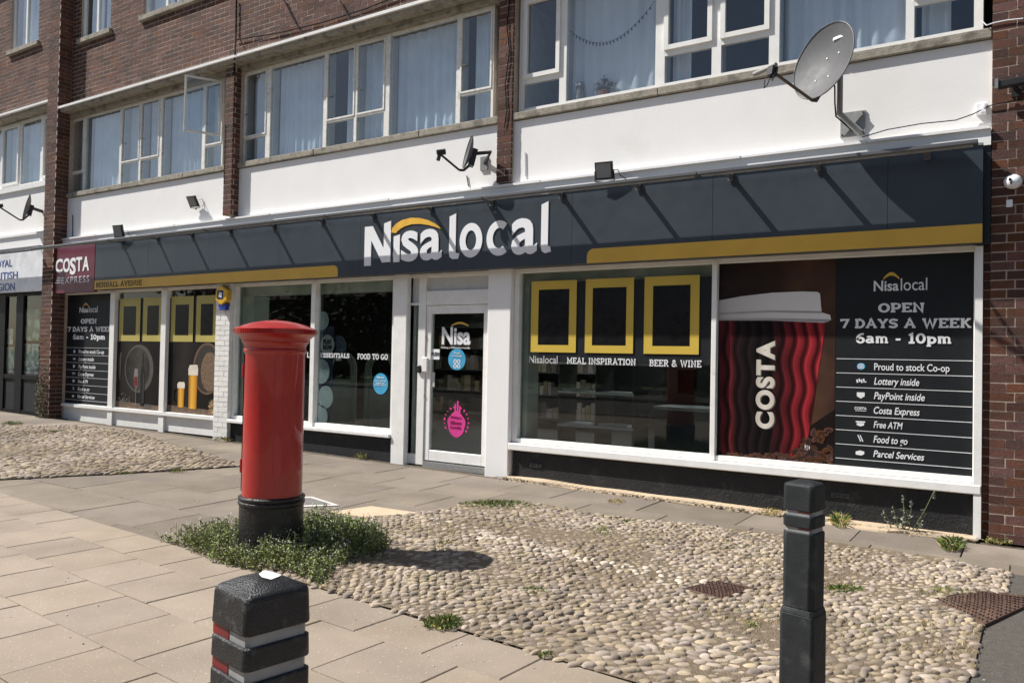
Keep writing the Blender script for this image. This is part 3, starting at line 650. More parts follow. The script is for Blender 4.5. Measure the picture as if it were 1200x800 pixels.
# group A posters : yellow frames and drinks
def drinks(x0,x1,label,kind):
    r=thing('drinks_poster',label,'poster',((x0+x1)/2,PY,.402))
    w=x1-x0; y=PY-.001
    box('backing',grad('dark_wood_'+kind,[(0,(.007,.006,.006)),(.35,(.026,.021,.018)),(.55,(.014,.011,.010)),(1,(.007,.006,.005))],0,x0,x1,.45,3,.5),r,x0,x1,PY,PY+.003,.402,1.50)
    def q(u,v): return (x0+u*w,.402+v*1.098)
    def el(u,v,ru,rv,n=26): return [(x0+(u+ru*math.cos(2*PI*k/n))*w,.402+(v+rv*math.sin(2*PI*k/n))*1.098) for k in range(n)]
    wood=M('print_wood',(.13,.085,.055),.5,.4,25); dk=M('print_dark_wood',(.03,.022,.018),.5); gy=M('print_grey',(.085,.08,.072),.5,spec=.2)
    t=MB(); t.prism([q(0,.0),q(1,.0),q(1,.07),q(0,.10)],y-.0004,y); t.build('table_top',wood,r)
    if kind=='wine':
        a=MB(); a.prism(el(.50,.60,.31,.36),y-.001,y-.0005); a.build('barrel_rim',gy,r); a=MB(); a.prism(el(.47,.60,.26,.32),y-.002,y-.0015); a.build('barrel_head',grad('barrel_head',[(0,(.012,.011,.010)),(.6,(.06,.055,.048)),(1,(.022,.02,.018))],0,x0+.2*w,x0+.75*w,.5,9,.6),r)
        a=MB(); a.prism(el(.10,.62,.05,.22)[6:20],y-.001,y-.0005); a.build('barrel_hoop',gy,r)
        b=MB(); b.prism([q(.55,.05),q(.63,.05),q(.64,.5),q(.615,.62),q(.60,.66),q(.60,.84),q(.575,.84),q(.575,.66),q(.555,.62),q(.54,.5)],y-.003,y-.0025); b.build('wine_bottle',printk,r)
        h=MB(); h.prism([q(.60,.1),q(.61,.1),q(.615,.5),q(.605,.55)],y-.0035,y-.003); h.build('bottle_highlight',gy,r)
        g=MB(); g.prism([q(.40,.48),q(.41,.36),q(.43,.32),q(.445,.30),q(.445,.08),q(.40,.06),q(.50,.06),q(.455,.08),q(.455,.30),q(.475,.32),q(.49,.36),q(.485,.60),q(.415,.60)],y-.004,y-.0035); g.build('wine_glass',M('print_glass',(.20,.18,.18),.3),r)
        g=MB(); g.prism([q(.405,.48),q(.412,.36),q(.45,.31),q(.485,.36),q(.48,.48)],y-.0045,y-.004); g.build('red_wine',M('print_wine',(.14,.02,.02),.3),r)
        g=MB()
        for k in range(26): c=q(.07+.25*random.random(),.06+.16*random.random()); g.prism([(c[0]+.018*math.cos(j),c[1]+.018*math.sin(j)) for j in range(6)],y-.001-k*.0001,y-.0008-k*.0001)
        g.build('grapes',M('print_grape',(.09,.085,.08),.4,rnd=.5),r)
        g=MB(); g.box(q(.6,0)[0],q(.78,0)[0],y-.003,y-.0025,.42,.49); g.build('corkscrew_base',gy,r)
    else:
        a=MB(); a.prism(el(.80,.64,.28,.36),y-.001,y-.0005); a.v=[(min(v[0],x1-.003),v[1],v[2]) for v in a.v]; a.build('basket_rim',M('print_tan',(.13,.085,.06),.5,spec=.2),r)
        a=MB(); a.prism(el(.80,.64,.25,.33),y-.0015,y-.001); a.v=[(min(v[0],x1-.003),v[1],v[2]) for v in a.v]; a.build('basket_inside',dk,r)
        a=MB(); a.prism(el(.85,.60,.17,.27),y-.002,y-.0016); a.v=[(min(v[0],x1-.003),v[1],v[2]) for v in a.v]; a.build('basket_straw',M('print_straw',(.15,.095,.055),.6,.5,40),r)
        def beer(u0,u1,v0,v1,fm):
            g=MB(); g.prism([q(u0+.01,v0),q(u1-.01,v0),q(u1,v1),q(u0,v1)],y-.003,y-.0025)
            g.build('beer_glass',grad('beer_%d'%int(u0*100),[(0,(.28,.12,.02)),(.4,(.75,.42,.07)),(.7,(.62,.30,.04)),(1,(.30,.13,.02))],0,q(u0,0)[0],q(u1,0)[0],.25),r)
            f=MB(); f.prism([q(u0-.005,v1-.01),q(u1+.005,v1-.01),q(u1+.01,v1+fm*.6),q(u1-.01,v1+fm),q(u0+.02,v1+fm*.95),q(u0-.01,v1+fm*.55)],y-.004,y-.003); f.build('foam',M('print_foam',(.66,.60,.50),.6),r)
        beer(.22,.36,.08,.36,.08); beer(.44,.62,.07,.55,.14)
        h=MB(); stroke(h,[q(.22,.33),q(.16,.32),q(.15,.18),q(.22,.14)],.012,0,0); hh=MB(); hh.v=[(a_,y-.003-c_*.0005,b_) for a_,b_,c_ in h.v]; hh.f=h.f; hh.build('mug_handle',gy,r)
        g=MB()
        for k in range(90): c=q(.86+.13*random.random(),.03+.17*random.random()); a_=random.random()*PI; g.obox((min(c[0],x1-.03),y-.001-k*.00002,c[1]),(.028*math.cos(a_),0,.028*math.sin(a_)),(0,.0001,0),(-.002,0,.003))
        g.build('wheat_ears',M('print_wheat',(.42,.27,.13),.6,rnd=.4),r)
    return r
ya,yb_=M('faded_poster_yellow',(.42,.36,.10),.45,.06,4),None
drinks(edA[2]+.002,edA[3]-.002,'dark poster of a wine bottle, wine glass and barrel in the middle left shop window','wine')
drinks(edA[4]+.002,edA[5]-.002,'dark poster of two foaming beers before a basket beside the white brick pillar','beer')
fa=thing('window_film','black film behind four yellow frames in the left shop windows','window film',((edA[2]+edA[5])/2,PY,1.50))
box('film',printk,fa,edA[2]+.003,edA[3]-.003,PY+.006,PY+.009,1.505,2.2); box('film',printk,fa,edA[4]+.003,edA[5]-.003,PY+.006,PY+.009,1.505,2.2)
labs=['yellow frame nearest the small opening hours poster in the left shop windows','yellow frame above the wine poster, next to the second mullion','yellow frame above the small beer mug, right of the second mullion','yellow frame touching the white brick pillar above the basket print']
k=0
for s0,s1 in ((edA[2],edA[3]),(edA[4],edA[5])):
    w=(s1-s0)
    for u0,u1 in ((.04,.50),(.56,.985)):
        o=(s0+u0*w,s0+u1*w,1.51,2.22); t_=.09*w
        yframe(o,(o[0]+t_,o[1]-t_,o[2]+.10,o[3]-.13),labs[k],'yellow frames in the left shop windows',PY,ya); k+=1
# window B words and stickers
wb_=thing('window_lettering','white words ESSENTIALS and FOOD TO GO on the window left of the door','lettering',(X(415,420,wy),wy,1.3))
slab_txt('ESSENTIALS',(X(375.5,420,wy),X(409.5,420,wy),1.31,1.385),wy,printw,wb_); slab_txt('FOOD TO GO',(X(419,420,wy),X(454.5,420,wy),1.305,1.385),wy,printw,wb_)
txt('L',(X(360,420,wy),X(362.6,420,wy),1.31,1.385),wy,printw,wb_,bold=.03)
def sticker(px,py,rx,rz,mat,label,lines,Y=PY,tm=printw,n=30):
    c=F(px,py,Y); r=thing('round_sticker',label,'sticker',(c.x,Y,c.z-rz)); m=MB(); m.prism(ell(c.x,c.z,rx,rz,n),Y-.003,Y); m.build('disc',mat,r)
    for s,u0,u1,v0,v1,bd in lines: txt(s,(c.x+u0*rx,c.x+u1*rx,c.z+v0*rz,c.z+v1*rz),Y-.0035,tm,r,bold=bd)
    return r
blue=M('sticker_blue',(.06,.33,.56),.4)
sticker(446,449.5,.125,.135,blue,'small blue round sticker low on the window left of the door post',[('Welcome',-.5,.5,.5,.68,.02),('local safety',-.75,.75,.2,.34,.02),('makes our',-.6,.6,.0,.14,.02),('perfect store',-.75,.75,-.2,-.06,.02)])
st_=sticker(535.5,421,.128,.128,blue,'larger blue round sticker under the logo on the shop door',[('Proud',-.35,.35,.5,.7,.01),('to include',-.6,.6,.25,.42,.01)],Y=.112)
c=F(535.5,420,.108); q=MB()
for a in (-1,1):
    for b in (0,1):
        stroke(q,[(c.x+a*.026+.02*math.cos(t*PI/6),c.z-.035-b*.055+.02*math.sin(t*PI/6)) for t in range(13)],.011,0,1)
q2=MB(); q2.v=[(a_,.108-c_*.001,b_) for a_,b_,c_ in q.v]; q2.f=q.f; q2.build('clover_mark',printw,st_)
# pink splash sticker on the door
pk=M('sticker_pink',(.62,.05,.26),.4); c=F(535,495,.112)
ps=thing('splash_sticker','bright pink splash shaped sticker low on the shop door','sticker',(c.x,.112,c.z-.18)); q=MB()
q.prism([(c.x+.13*(1+.06*math.sin(5*t))*math.cos(t),c.z-.02+.15*(1+.05*math.cos(4*t))*math.sin(t)) for t in [k*PI/18 for k in range(36)]],.108,.112)
for k in range(15):
    a=PI*(-.2+1.35*k/14); L=random.uniform(.02,.055); cx=c.x+.17*math.cos(a)*1.05; cz=c.z+.01+.175*math.sin(a); q.prism([(cx+L*.35*math.cos(j),cz+L*.35*math.sin(j)) for j in range(6)],.108,.112)
for dx,h in ((-.02,.08),(.015,.12),(.045,.06)): q.box(c.x+dx-.01,c.x+dx+.012,.1085,.1115,c.z+.12,c.z+.14+h)
q.build('splash',pk,ps)
for s,v in (('Making a',.05),('Difference',-.01),('Locally',-.07)): txt(s,(c.x-.085,c.x+.075,c.z+v-.01,c.z+v+.03),.107,M('pink_dark',(.30,.01,.1),.5),ps,bold=.015)
# door logo, push plate
dg=thing('door_logo','white shop logo with yellow arc at the top of the door glass','lettering',(X(535,392,.112),.112,1.6))
dy=.112
zA=Z(535,404,dy); zB=Z(535,383,dy)
txt('Nisa',(X(518,392,dy),X(551.5,392,dy),zA,zB),dy,printw,dg,bold=.03)
q=MB(); xa,xb=X(529,385,dy),X(549,385,dy); q.prism([(xa+(xb-xa)*i/10,zB+.0+.035*math.sin(PI*i/10*.9+.2)) for i in range(11)]+[(xa+(xb-xa)*i/10,zB+.022+.04*math.sin(PI*i/10)) for i in range(10,-1,-1)],dy-.003,dy-.001); q.build('logo_arc',yel,dg)
txt('Making a Difference Locally',(X(517,405,dy),X(551,405,dy),zA-.05,zA-.022),dy,printw,dg,bold=.01)
r=poster('push_label','small white PUSH label beside the door handle','sign',X(505,414,.112),X(515,414,.112),Z(510,421,.112),Z(510,409,.112),.112,whiteL)
txt('PUSH',(X(505.8,414,.111),X(514.4,414,.111),Z(510,417,.111),Z(510,412.5,.111)),.111,printk,r,bold=.02)
box('grip_sticker',M('faint_sticker',(.5,.5,.48),.5),door,X(505,444,.112),X(509.5,444,.112),.109,.112,Z(507,453,.112),Z(507,436,.112))
# =================================================================== FASCIA
FY=-.13; FT=3.165; FB=2.365
fX0=X(58,320,FY); fX1=X(1152,220,FY); cX1=X(111,315,FY)
fas=thing('fascia_sign','long anthracite shop fascia with white Nisa local lettering and yellow stripes','sign',((fX0+fX1)/2,FY,FB))
xs=[cX1+.003]; 
while xs[-1]<fX1-1.7: xs.append(xs[-1]+1.52)
xs.append(fX1)
for a,b in zip(xs,xs[1:]): box('panel',fascM,fas,a+.0015,b-.0015,FY,FY+.03,FB,FT-.02)
box('top_trim',M('trim_grey',(.20,.21,.22),.4),fas,cX1+.002,fX1,FY-.012,FY+.05,FT-.019,FT)
box('bottom_return',fascE,fas,cX1+.002,fX1,FY+.031,.055,FB+.002,FB+.03)
box('end_cap',fascE,fas,fX1-.03,fX1-.001,FY+.031,.06,FB+.04,FT-.03)
box('back_panel',fascE,fas,fX1,xr0-.003,.0,.05,FB,FT)
SB=FB; ST=2.515
def rstripe(x0,x1,rl,rr,nm,r=.075):
    pts=[]
    if rr: pts+= [(x1,SB)]+[(x1-r+r*math.cos(a),ST-r+r*math.sin(a)) for a in [k*PI/16 for k in range(9)]]
    else: pts+=[(x1,SB),(x1,ST)]
    if rl: pts+= [(x0+r-r*math.sin(a),ST-r+r*math.cos(a)) for a in [k*PI/16 for k in range(9)]]+[(x0,SB)]
    else: pts+=[(x0,ST),(x0,SB)]
    m=MB(); m.prism(pts,FY-.004,FY-.0005); return m.build('yellow_stripe',yel,fas,label=nm)
yl=rstripe(cX1+.01,X(396,320,FY),False,True,None); rstripe(X(688,300,FY),fX1-.002,True,False,None)
slab_txt('BENHALL AVENUE',(X(112.8,333,FY),X(166.5,333,FY),SB+.022,ST-.022),FY-.005,M('lettering_brown',(.05,.035,.02),.5),fas,.15)
# main lettering (measured boxes on the fascia plane)
def Fx(px,py): return X(px,py,FY-.01)
def Fz(px,py): return Z(px,py,FY-.01)
def L_(pts,t,nm='letter'): pass
LB=(Fz(470,305)+Fz(620,297))/2; 
zb0=Fz(430,307); zb1=Fz(643,297)
base=(zb0+zb1)/2
hx_=Fz(450,283)            # x height approx
XH=base+(Fz(490,269.5)-Fz(490,305)); XL=base+(Fz(585,258)-Fz(585,298.5)); CH=base+(Fz(430,264)-Fz(430,307)); LH=base+(Fz(640,240)-Fz(640,296))
def strokes_obj(sts,t,name,mat=whiteL):
    q=MB()
    for i,s in enumerate(sts): stroke(q,s,t,1+i*.02,0)
    o=MB(); o.v=[(a,FY-.004-c*.012,b) for a,b,c in q.v]; o.f=q.f; return o.build(name,mat,fas)
def blockN(x0,x1):
    w=x1-x0; s=w*.26; m=MB(); y0,y1=FY-.009,FY-.002
    m.prism([(x0,base-.03),(x0+s,base-.03),(x0+s,CH),(x0,CH)],y0,y1); m.prism([(x1-s,base),(x1,base),(x1,CH+.045),(x1-s,CH+.02)],y0,y1)
    m.prism([(x0,CH),(x0+s*1.2,CH),(x1,base),(x1-s*1.2,base)],y0-.0008,y1); return m.build('letter',whiteL,fas)
nx=[Fx(427,290),Fx(457.5,290),Fx(461,290),Fx(467.5,290),Fx(470,290),Fx(490,290),Fx(492,290),Fx(517.5,290)]
H=CH-base
blockN(nx[0],nx[1])
m=MB(); m.prism([(nx[2],base-.005),(nx[3]+.01,base-.005),(nx[3]+.01,XH-.035),(nx[2],XH-.055)],FY-.009,FY-.002); m.build('letter',whiteL,fas)
tw=.115
txt('s',(nx[4],nx[5],base-.01,XH),FY-.004,whiteL,fas,name='letter',bold=.022,dep=.006)
txt('a',(nx[6],nx[7],base-.01,XH),FY-.004,whiteL,fas,name='letter',bold=.022,dep=.006)
lx=[527,538,540.5,563,565.5,584,588.5,611,0,0]
q=MB(); a,b=Fx(526.5,270),Fx(534,275); q.prism([(a,LH-.03),(b,LH),(b,base+.07),(b+.01,base+.055),(b+.055,base+.05),(b+.04,base-.012),(a+.05,base-.012),(a+.01,base+.015),(a,base+.06)],FY-.009,FY-.002); q.build('letter',whiteL,fas)
def letter_strokes(sts,t):
    q=MB()
    for k,st_k in enumerate(sts): stroke(q,st_k,t,1+k*.06,0)
    o=MB(); o.v=[(a_,FY-.003-c_*.006,b_) for a_,b_,c_ in q.v]; o.f=q.f; return o.build('letter',whiteL,fas)
TW=.084; zt_,zb_=XL-TW/2,base-.008+TW/2; zc_=(zt_+zb_)/2; rz_=(zt_-zb_)/2
def span(p,q_): return Fx(p,283)+TW/2,Fx(q_,283)-TW/2
xa_,xb_=span(538.5,565); letter_strokes([arc((xa_+xb_)/2,zc_,(xb_-xa_)/2,rz_,90,450,30)],TW)
xa_,xb_=span(570,597); letter_strokes([arc(xa_+(xb_-xa_)*.56,zc_,(xb_-xa_)*.56,rz_,52,308,26)],TW)
txt('a',(Fx(599,283),Fx(629,283),base-.012,XL),FY-.003,whiteL,fas,name='letter',bold=.022,dep=.006)
q=MB(); a,b=Fx(634,270),Fx(642,275); q.prism([(a,LH-.0),(b,LH+.03),(b,base+.07),(b+.03,base+.055),(b+.04,base-.0),(a+.05,base-.012),(a+.01,base+.015),(a,base+.06)],FY-.009,FY-.002); q.build('letter',whiteL,fas)
q=MB(); top_=[(459,272.5),(460,267.5),(465,262),(472,257.8),(482,255.3),(492,255.6),(502,258),(510,262),(517,267.5)]; bot_=[(464.5,273.3),(466,271.3),(469.5,268.2),(475,265.2),(483,262.8),(493,262.5),(503,264),(511,266.2),(517.2,268.6)]
ql=[[(F(*v_,FY).x,F(*v_,FY).z) for v_ in L_s] for L_s in (top_,bot_)]
for k in range(8): q.prism([ql[0][k],ql[0][k+1],ql[1][k+1],ql[1][k]],FY-.008,FY-.003)
q.build('logo_swoosh',M('swoosh_yellow',(.78,.46,.06),.4),fas)
# costa express panel
cs=thing('coffee_sign','burgundy square COSTA EXPRESS sign at the left end of the fascia','sign',((fX0+cX1)/2,FY,FB-.03))
box('panel',costaM,cs,fX0,cX1-.001,FY-.005,FY+.06,FB-.03,FT); 
cb=pb(65,302,105,318.5,FY-.006)
xs_=[0,.235,.45,.62,.80,1.0]; w=cb[1]-cb[0]; h=cb[3]-cb[2]
for i,ch in enumerate('COSTA'):
    a,b=cb[0]+xs_[i]*w+.008,cb[0]+xs_[i+1]*w-.008
    z0,z1=cb[2],cb[3]
    if ch=='S': z0-=.05; z1-=.0; a-=.015;b+=.005
    txt(ch,(a,b,z0,z1),FY-.006,whiteL,cs,name='letter',bold=.03,dep=.006)
eb=pb(69.5,324,104.5,331.5,FY-.006); txt('EXPRESS',(eb[0]+.08,eb[1],eb[2],eb[3]),FY-.006,whiteL,cs,bold=.0,space=1.25)
q=MB()
for i in range(3): q.box(eb[0]-.1+i*-.03+.03,eb[0]+.04,FY-.0075,FY-.0055,eb[2]+.01+(2-i)*(eb[3]-eb[2])*.38,eb[2]+.032+(2-i)*(eb[3]-eb[2])*.38)
q.build('speed_lines',whiteL,cs)
# trough light on arms in front of the fascia
TB,TF_=-.33,-.43
tr=thing('trough_light','thin grey trough light on brackets along the top of the shop fascia','light fitting',((fX0+fX1)/2,FY,3.17))
x=fX0-.05; ends=[]
while x<fX1-.1:
    e=min(x+2.42,fX1-.02); 
    if fX1-e<.5:e=fX1-.02
    box('trough',M('trough_grey',(.10,.105,.115),.4,.05,4),tr,x,e-.006,TF_,TB,3.095,3.128,bevel=.005); box('lamp_lens',M('lens_grey',(.30,.31,.32),.3),tr,x+.03,e-.04,TF_+.03,TB-.02,3.085,3.0945); x=e
ax=[(959,187),(856.7,200),(748.7,213),(658,225),(576.7,234),(505,241),(437.5,250),(377.5,256),(321,262.5),(270,268),(225,273.7),(185,277.5),(143.7,282.5),(1087,172)]
for px,py in ax:
    xx=X(px,py,FY)+.0; m=MB(); m.box(xx-.021,xx+.021,TB,FY-.013,3.098,3.124); m.box(xx-.026,xx+.026,FY-.022,FY-.012,3.07,3.155); m.build('bracket',M('trough_grey',(.10,.105,.115)),tr)

# =================================================================== UPPER WINDOWS
def curtain(x0,x1,z0,z1,y,mat,parent,folds=9,amp=.02,name='curtain'):
    n=int(folds*8); vs=[];fs=[]; ph=random.random()*6; fq=random.uniform(.7,1.15); amp*=random.uniform(.5,1.3); lean=random.uniform(-.5,.5)
    for i in range(n+1):
        t=i/n; x=x0+(x1-x0)*t; a=amp*math.sin(t*folds*2*PI*fq+ph+2*math.sin(t*5+ph))+amp*.6*math.sin(t*folds*4.7+ph*2)
        vs+=[(x,y+a,z0),(x,y+a*.7,z1)]
    for i in range(n): fs.append((2*i,2*i+2,2*i+3,2*i+1))
    m=MB(); m.add(vs,fs); b=len(m.v); return m.build(name,mat,parent,smooth=True,ang=80)
ZT=4.515
def upper_window(x0,x1,zb,zt,segs,mat,gl,label,t=.035,proud=False,yf=.12,curt=None,cm=None,parent=None):
    if len(segs)<1: return
    """segs: (xa,xb,kind) lights; F fixed, T casement over a small bottom light"""
    parent=parent or shop; m=MB(); ya,yb=yf,yf+.06
    m.box(x0,x1,ya,yb,zb,zb+t); m.box(x0,x1,ya,yb,zt-t,zt)
    eds=[x0]+[v for a,b,_ in segs for v in (a,b)]+[x1]
    for a,b in zip(eds[::2],eds[1::2]):
        if b-a>.004: m.box(a,b,ya+.001,yb-.001,zb+t,zt-t)
    for a,b,k in segs:
        if k!='F': m.box(a,b,ya+.002,yb-.002,ZT-t*.5,ZT+t*.5)
    w=m.build('window',mat,parent,label=label)
    for a,b in zip(eds[::2],eds[1::2]): box('inner_reveal',M('reveal_paint',(.42,.42,.40),.8),w,a,max(b,a+.02),yb+.002,yb+.10,zb,zt)
    box('inner_side',M('reveal_paint',(.42,.42,.40)),w,x0-.01,x0+.03,yb+.10,yb+.9,zb,zt)
    for i,(a,b,k) in enumerate(segs):
        if k!='F':
            c=MB(); s=.048 if proud else .022; y0=ya-(.022 if proud else .008)
            z0,z1=ZT+t*.5-.004,zt-t+.004; a2,b2=a-.006,b+.006
            c.box(a2,a2+s,y0,ya+.03,z0,z1); c.box(b2-s,b2,y0,ya+.03,z0,z1); c.box(a2+s,b2-s,y0+.001,ya+.029,z0,z0+s); c.box(a2+s,b2-s,y0+.001,ya+.029,z1-s,z1)
            co=c.build('casement',mat,w)
            box('pane',gl,co,a2+s,b2-s,ya+.012,ya+.018,z0+s,z1-s)
            box('pane',gl,w,a,b,ya+.022,ya+.028,zb+t,ZT-t*.5)
            if not proud: 
                box('stay',M('brass_stay',(.2,.17,.11),.4,metal=.4),co,a2+.03,a2+.09,y0-.006,y0,z0+.33,z0+.345)
        else: box('pane',gl,w,a,b,ya+.022,ya+.028,zb+t,zt-t)
        if curt and curt[i]: 
            ca,cb_,mm=curt[i]; curtain(a+(b-a)*ca,a+(b-a)*cb_,zb,zt,yf+.17,mm,w,folds=max(3,int((b-a)*(cb_-ca)*9)))
    return w
WY=.12
def xs_of(l,py=150): return [(X(a,py,WY),X(b,py,WY),k) for a,b,k in l]
C=(0,1,curtM)
u1=upper_window(X(80,150,WY),X(261.5,150,WY),4.145,5.50,xs_of([(82,98.5,'T'),(100.5,140.5,'F'),(143,163.5,'T'),(165.5,186.5,'T'),(190,237,'F'),(240.5,260,'T')]),steel_w,gl_up,'long steel window on the left with one casement swung open',t=.03,curt=[(.1,1,curtM),(0,1,curtM),(0,1,curtM),(0,.8,curtM),(0,1,curtM),(0,1,curtM)])
u2=upper_window(X(284,150,WY),X(578,100,WY),4.145,5.50,xs_of([(287,312,'T'),(317,379,'F'),(383,415,'T'),(418,450,'T'),(456,534,'F'),(539,575,'T')],120),steel_w,gl_up,'long steel window in the middle',t=.032,curt=[(0,1,curtM),(0,1,curtM),(.4,1,curtM),(0,.95,curtM),(.0,1,curtM),(.25,1,curtM)])
u3=upper_window(X(609,60,WY),X(1152,40,WY),4.145,5.50,xs_of([(615,656,'T'),(664,768,'F'),(779,834,'T'),(845,901,'T'),(913,1061,'F'),(1071,1141,'T')],60),frame_w,gl_up2,'wide white plastic window on the right',t=.06,proud=True,curt=[None,(0,1,curtW),(.05,.45,curtW),None,(0,1,curtW),(.1,.6,curtW)])
upper_window(xr0+.8,XR,4.145,5.50,[(xr0+.9,xr0+2.2,'F'),(xr0+2.3,xr0+3,'T'),(xr0+3.1,XR-.1,'F')],steel_w,gl_up,'steel window beyond the right brick pier',t=.03,curt=[C,C,C])
# the open casement standing out from the first window (top hung vent)
oc=MB(); A=F(222,100,WY-.42); xa=X(240.5,150,WY)-.03; xb=X(260,150,WY)
zz0,zz1=4.62,5.46
q=MB()
def leafbar(u0,u1,v0,v1):
    # leaf hinged on its right jamb and swung out: u along the leaf, v up
    ang=rad(62); dx,dy=-math.cos(ang),-math.sin(ang); n=(dy*.012,-dx*.012)
    P0=(xb+dx*u0,WY-.02+dy*u0); P1=(xb+dx*u1,WY-.02+dy*u1)
    c_=((P0[0]+P1[0])/2,(P0[1]+P1[1])/2,(v0+v1)/2); q.obox(c_,((P1[0]-P0[0])/2,(P1[1]-P0[1])/2,0),(n[0],n[1],0),(0,0,(v1-v0)/2))
Wd=.52
leafbar(0,.03,zz0,zz1); leafbar(Wd-.03,Wd,zz0,zz1); leafbar(.03,Wd-.03,zz0,zz0+.03); leafbar(.03,Wd-.03,zz1-.03,zz1)
oc_=q.build('open_casement',steel_w,u1); q=MB(); leafbar(.03,Wd-.03,zz0+.03,zz1-.03); q.v=[(xb+(x-xb)*1,yy,zz) for x,yy,zz in q.v]; q.build('pane',gl_up,oc_)
# second floor windows
def small_window(x0,x1,z0,z1,label,n,parent,mat=frame_w):
    m=MB(); t=.055; m.box(x0,x1,.09,.15,z0,z0+t); m.box(x0,x1,.09,.15,z1-t,z1); w_=(x1-x0-t)/n
    for i in range(n+1): m.box(x0+i*w_,x0+i*w_+t,.091,.149,z0+t,z1-t)
    w=m.build('window',mat,parent,label=label)
    for i in range(n):
        box('pane',gl_up,w,x0+i*w_+t,x0+(i+1)*w_,.115,.121,z0+t,z1-t); curtain(x0+i*w_+t,x0+(i+1)*w_,z0,z1,.24,curtM,w,4)
    box('sill',stone,parent,x0-.06,x1+.06,.0,.2,z0-.085,z0-.003,bevel=.005)
    box('window_head',mortar,parent,x0-.02,x1+.02,.2,.3,z1,z1+.1)
small_window(*win2[0],'small white window high on the left',2,shop); small_window(*win2[1],'wider white window high in the brick wall',4,shop)
small_window(*win2[2],None,2,shop); small_window(*win2[3],None,3,shop)
# things standing inside on the sill of the right window
ob=F(680,97,.22); o=thing('owl_ornament','small owl shaped ornament standing on the inner sill of the right upper window','ornament',(ob.x,.22,4.2))
m=MB(); m.lathe([(.0,0),(.05,.0),(.058,.06),(.05,.12),(.04,.145),(.048,.18),(.04,.22),(.0,.235)],(ob.x,.22,4.2),14); m.build('body',M('owl_grey',(.25,.24,.23),.6),o,smooth=True)
m=MB()
for s in (-1,1): m.lathe([(0,-.012),(.014,-.006),(.016,0),(.01,.01),(0,.012)],(ob.x+s*.02,.175,4.385),8)
m.build('eyes',whiteL,o,kind=None)
ob=F(708,96,.24); o=thing('pot_plant','small bushy pot plant inside the right upper window beside the owl','plant',(ob.x,.24,4.2))
m=MB(); m.lathe([(0,0),(.05,0),(.065,.08),(.06,.085),(0,.08)],(ob.x,.24,4.2),14); m.build('pot',M('terracotta',(.3,.14,.09),.8),o,smooth=True)
m=MB()
for i in range(160):
    a=random.random()*2*PI; r=random.random()*.14; h=.1+random.random()*.16*(1-r/.2); c_=Vector((ob.x+r*math.cos(a),.24+r*.4*math.sin(a),4.2+h)); d=Vector((random.gauss(0,1),random.gauss(0,1),random.gauss(0,1))).normalized()*.018; e=d.cross(Vector((random.random(),1,0))).normalized()*.01
    m.add([c_-d,c_+e,c_+d,c_-e],[(0,1,2,3)])
m.build('foliage',M('dusty_leaf',(.16,.13,.12),.7,rnd=.4),o,kind='stuff')
# bunting string behind the glass
o=thing('fairy_lights','drooping string of tiny lights hung across the right upper window','string lights',(X(715,40,.2),.2,4.7)); pts=[]
for i in range(25):
    t=i/24; pts.append((X(668,40,.2)+t*(X(766,40,.2)-X(668,40,.2)),.2,5.02-.27*math.sin(PI*t)**.9+.1*t))
m=MB(); m.tube(pts,.003,4); m.build('string',cableM,o)
m=MB()
for p in pts[1:-1]: m.obox((p[0],p[1],p[2]-.018),(.006,0,0),(0,.006,0),(0,0,.014))
m.build('lamps',M('lamp_dark',(.1,.1,.09)),o,kind='stuff')
# =================================================================== NEIGHBOUR (left)
club=thing('club_building','brick club building at the far left edge with white upper panel and dark shopfront','building',((lpx0-20)/2,0,0))
cx=-20.5
def cb(n,m,*a,**k): return box(n,m,club,*a,**k)
cb('upper_wall_low',mortar,cx,lpx0,.0585,.3,5.85,7.15); cb('upper_wall_high',mortar,cx,lpx0,.0585,.3,8.4,9.5)
wx0,wx1=X(15,30,.08),X(47,30,.08)
cb('upper_wall_side',mortar,cx,wx0,.0585,.3,7.15,8.4); bw=cb('upper_wall_side',mortar,wx1,lpx0,.0585,.3,7.15,8.4)
brickwork(bw,cx,lpx0,5.86,9.5,.056,brickM,holes=[(wx0,wx1,7.15,8.4)])
small_window(wx0,wx1,7.15,8.4,'white casement window high at the far left',2,club)
cb('ledge',stone,cx,lpx0,-.1,.2,5.76,5.81); cb('ledge_flashing',frame_w,cx,lpx0,-.15,.06,5.813,5.85)
cb('render_panel',render_w,cx,lpx0,.05,.3,3.50,4.36); cb('window_board',frame_w,cx,lpx0,.01,.2,4.36,4.45)
xsU=[cx,-17.9,-17.2,-16.45,-15.6,lpx0]
sg=[(cx+.06,-17.95,'F'),(-17.88,-17.1,'F'),(-17.0,-16.35,'T'),(-16.28,-15.55,'F'),(-15.45,lpx0-.06,'T')]
upper_window(cx,lpx0,4.46,5.75,sg,frame_w,gl_up,None,t=.05,proud=True,curt=[C]*5,parent=club)
cb('band',render_w,cx,lpx0,-.04,.3,3.2,3.46); fl=MB(); fl.prism([(cx,3.46),(lpx0,3.46),(lpx0,3.5),(cx,3.5)],-.07,.06); fl.build('band_flashing',render_w,club)
cb('dark_backing',M('near_black',(.008,.008,.008)),cx,lpx0,.5,.6,.12,2.4); cb('dark_core',darkM,cx,lpx0,1.4,1.6,0,9.5); cb('floor_slab',darkM,cx,lpx0,.301,1.4,3.2,4.36); cb('floor_slab',darkM,cx,lpx0,.301,1.4,5.81,7.1)  # near-black sheet added behind the club glass, standing in for the unlit room
sgn=thing('club_sign','white club fascia sign with blue words at the far left edge','sign',((cx+lpx0)/2,-.1,2.38))
box('panel',M('club_white',(.72,.74,.78),.3),sgn,cx,lpx0-.01,-.12,-.05,2.40,3.14)
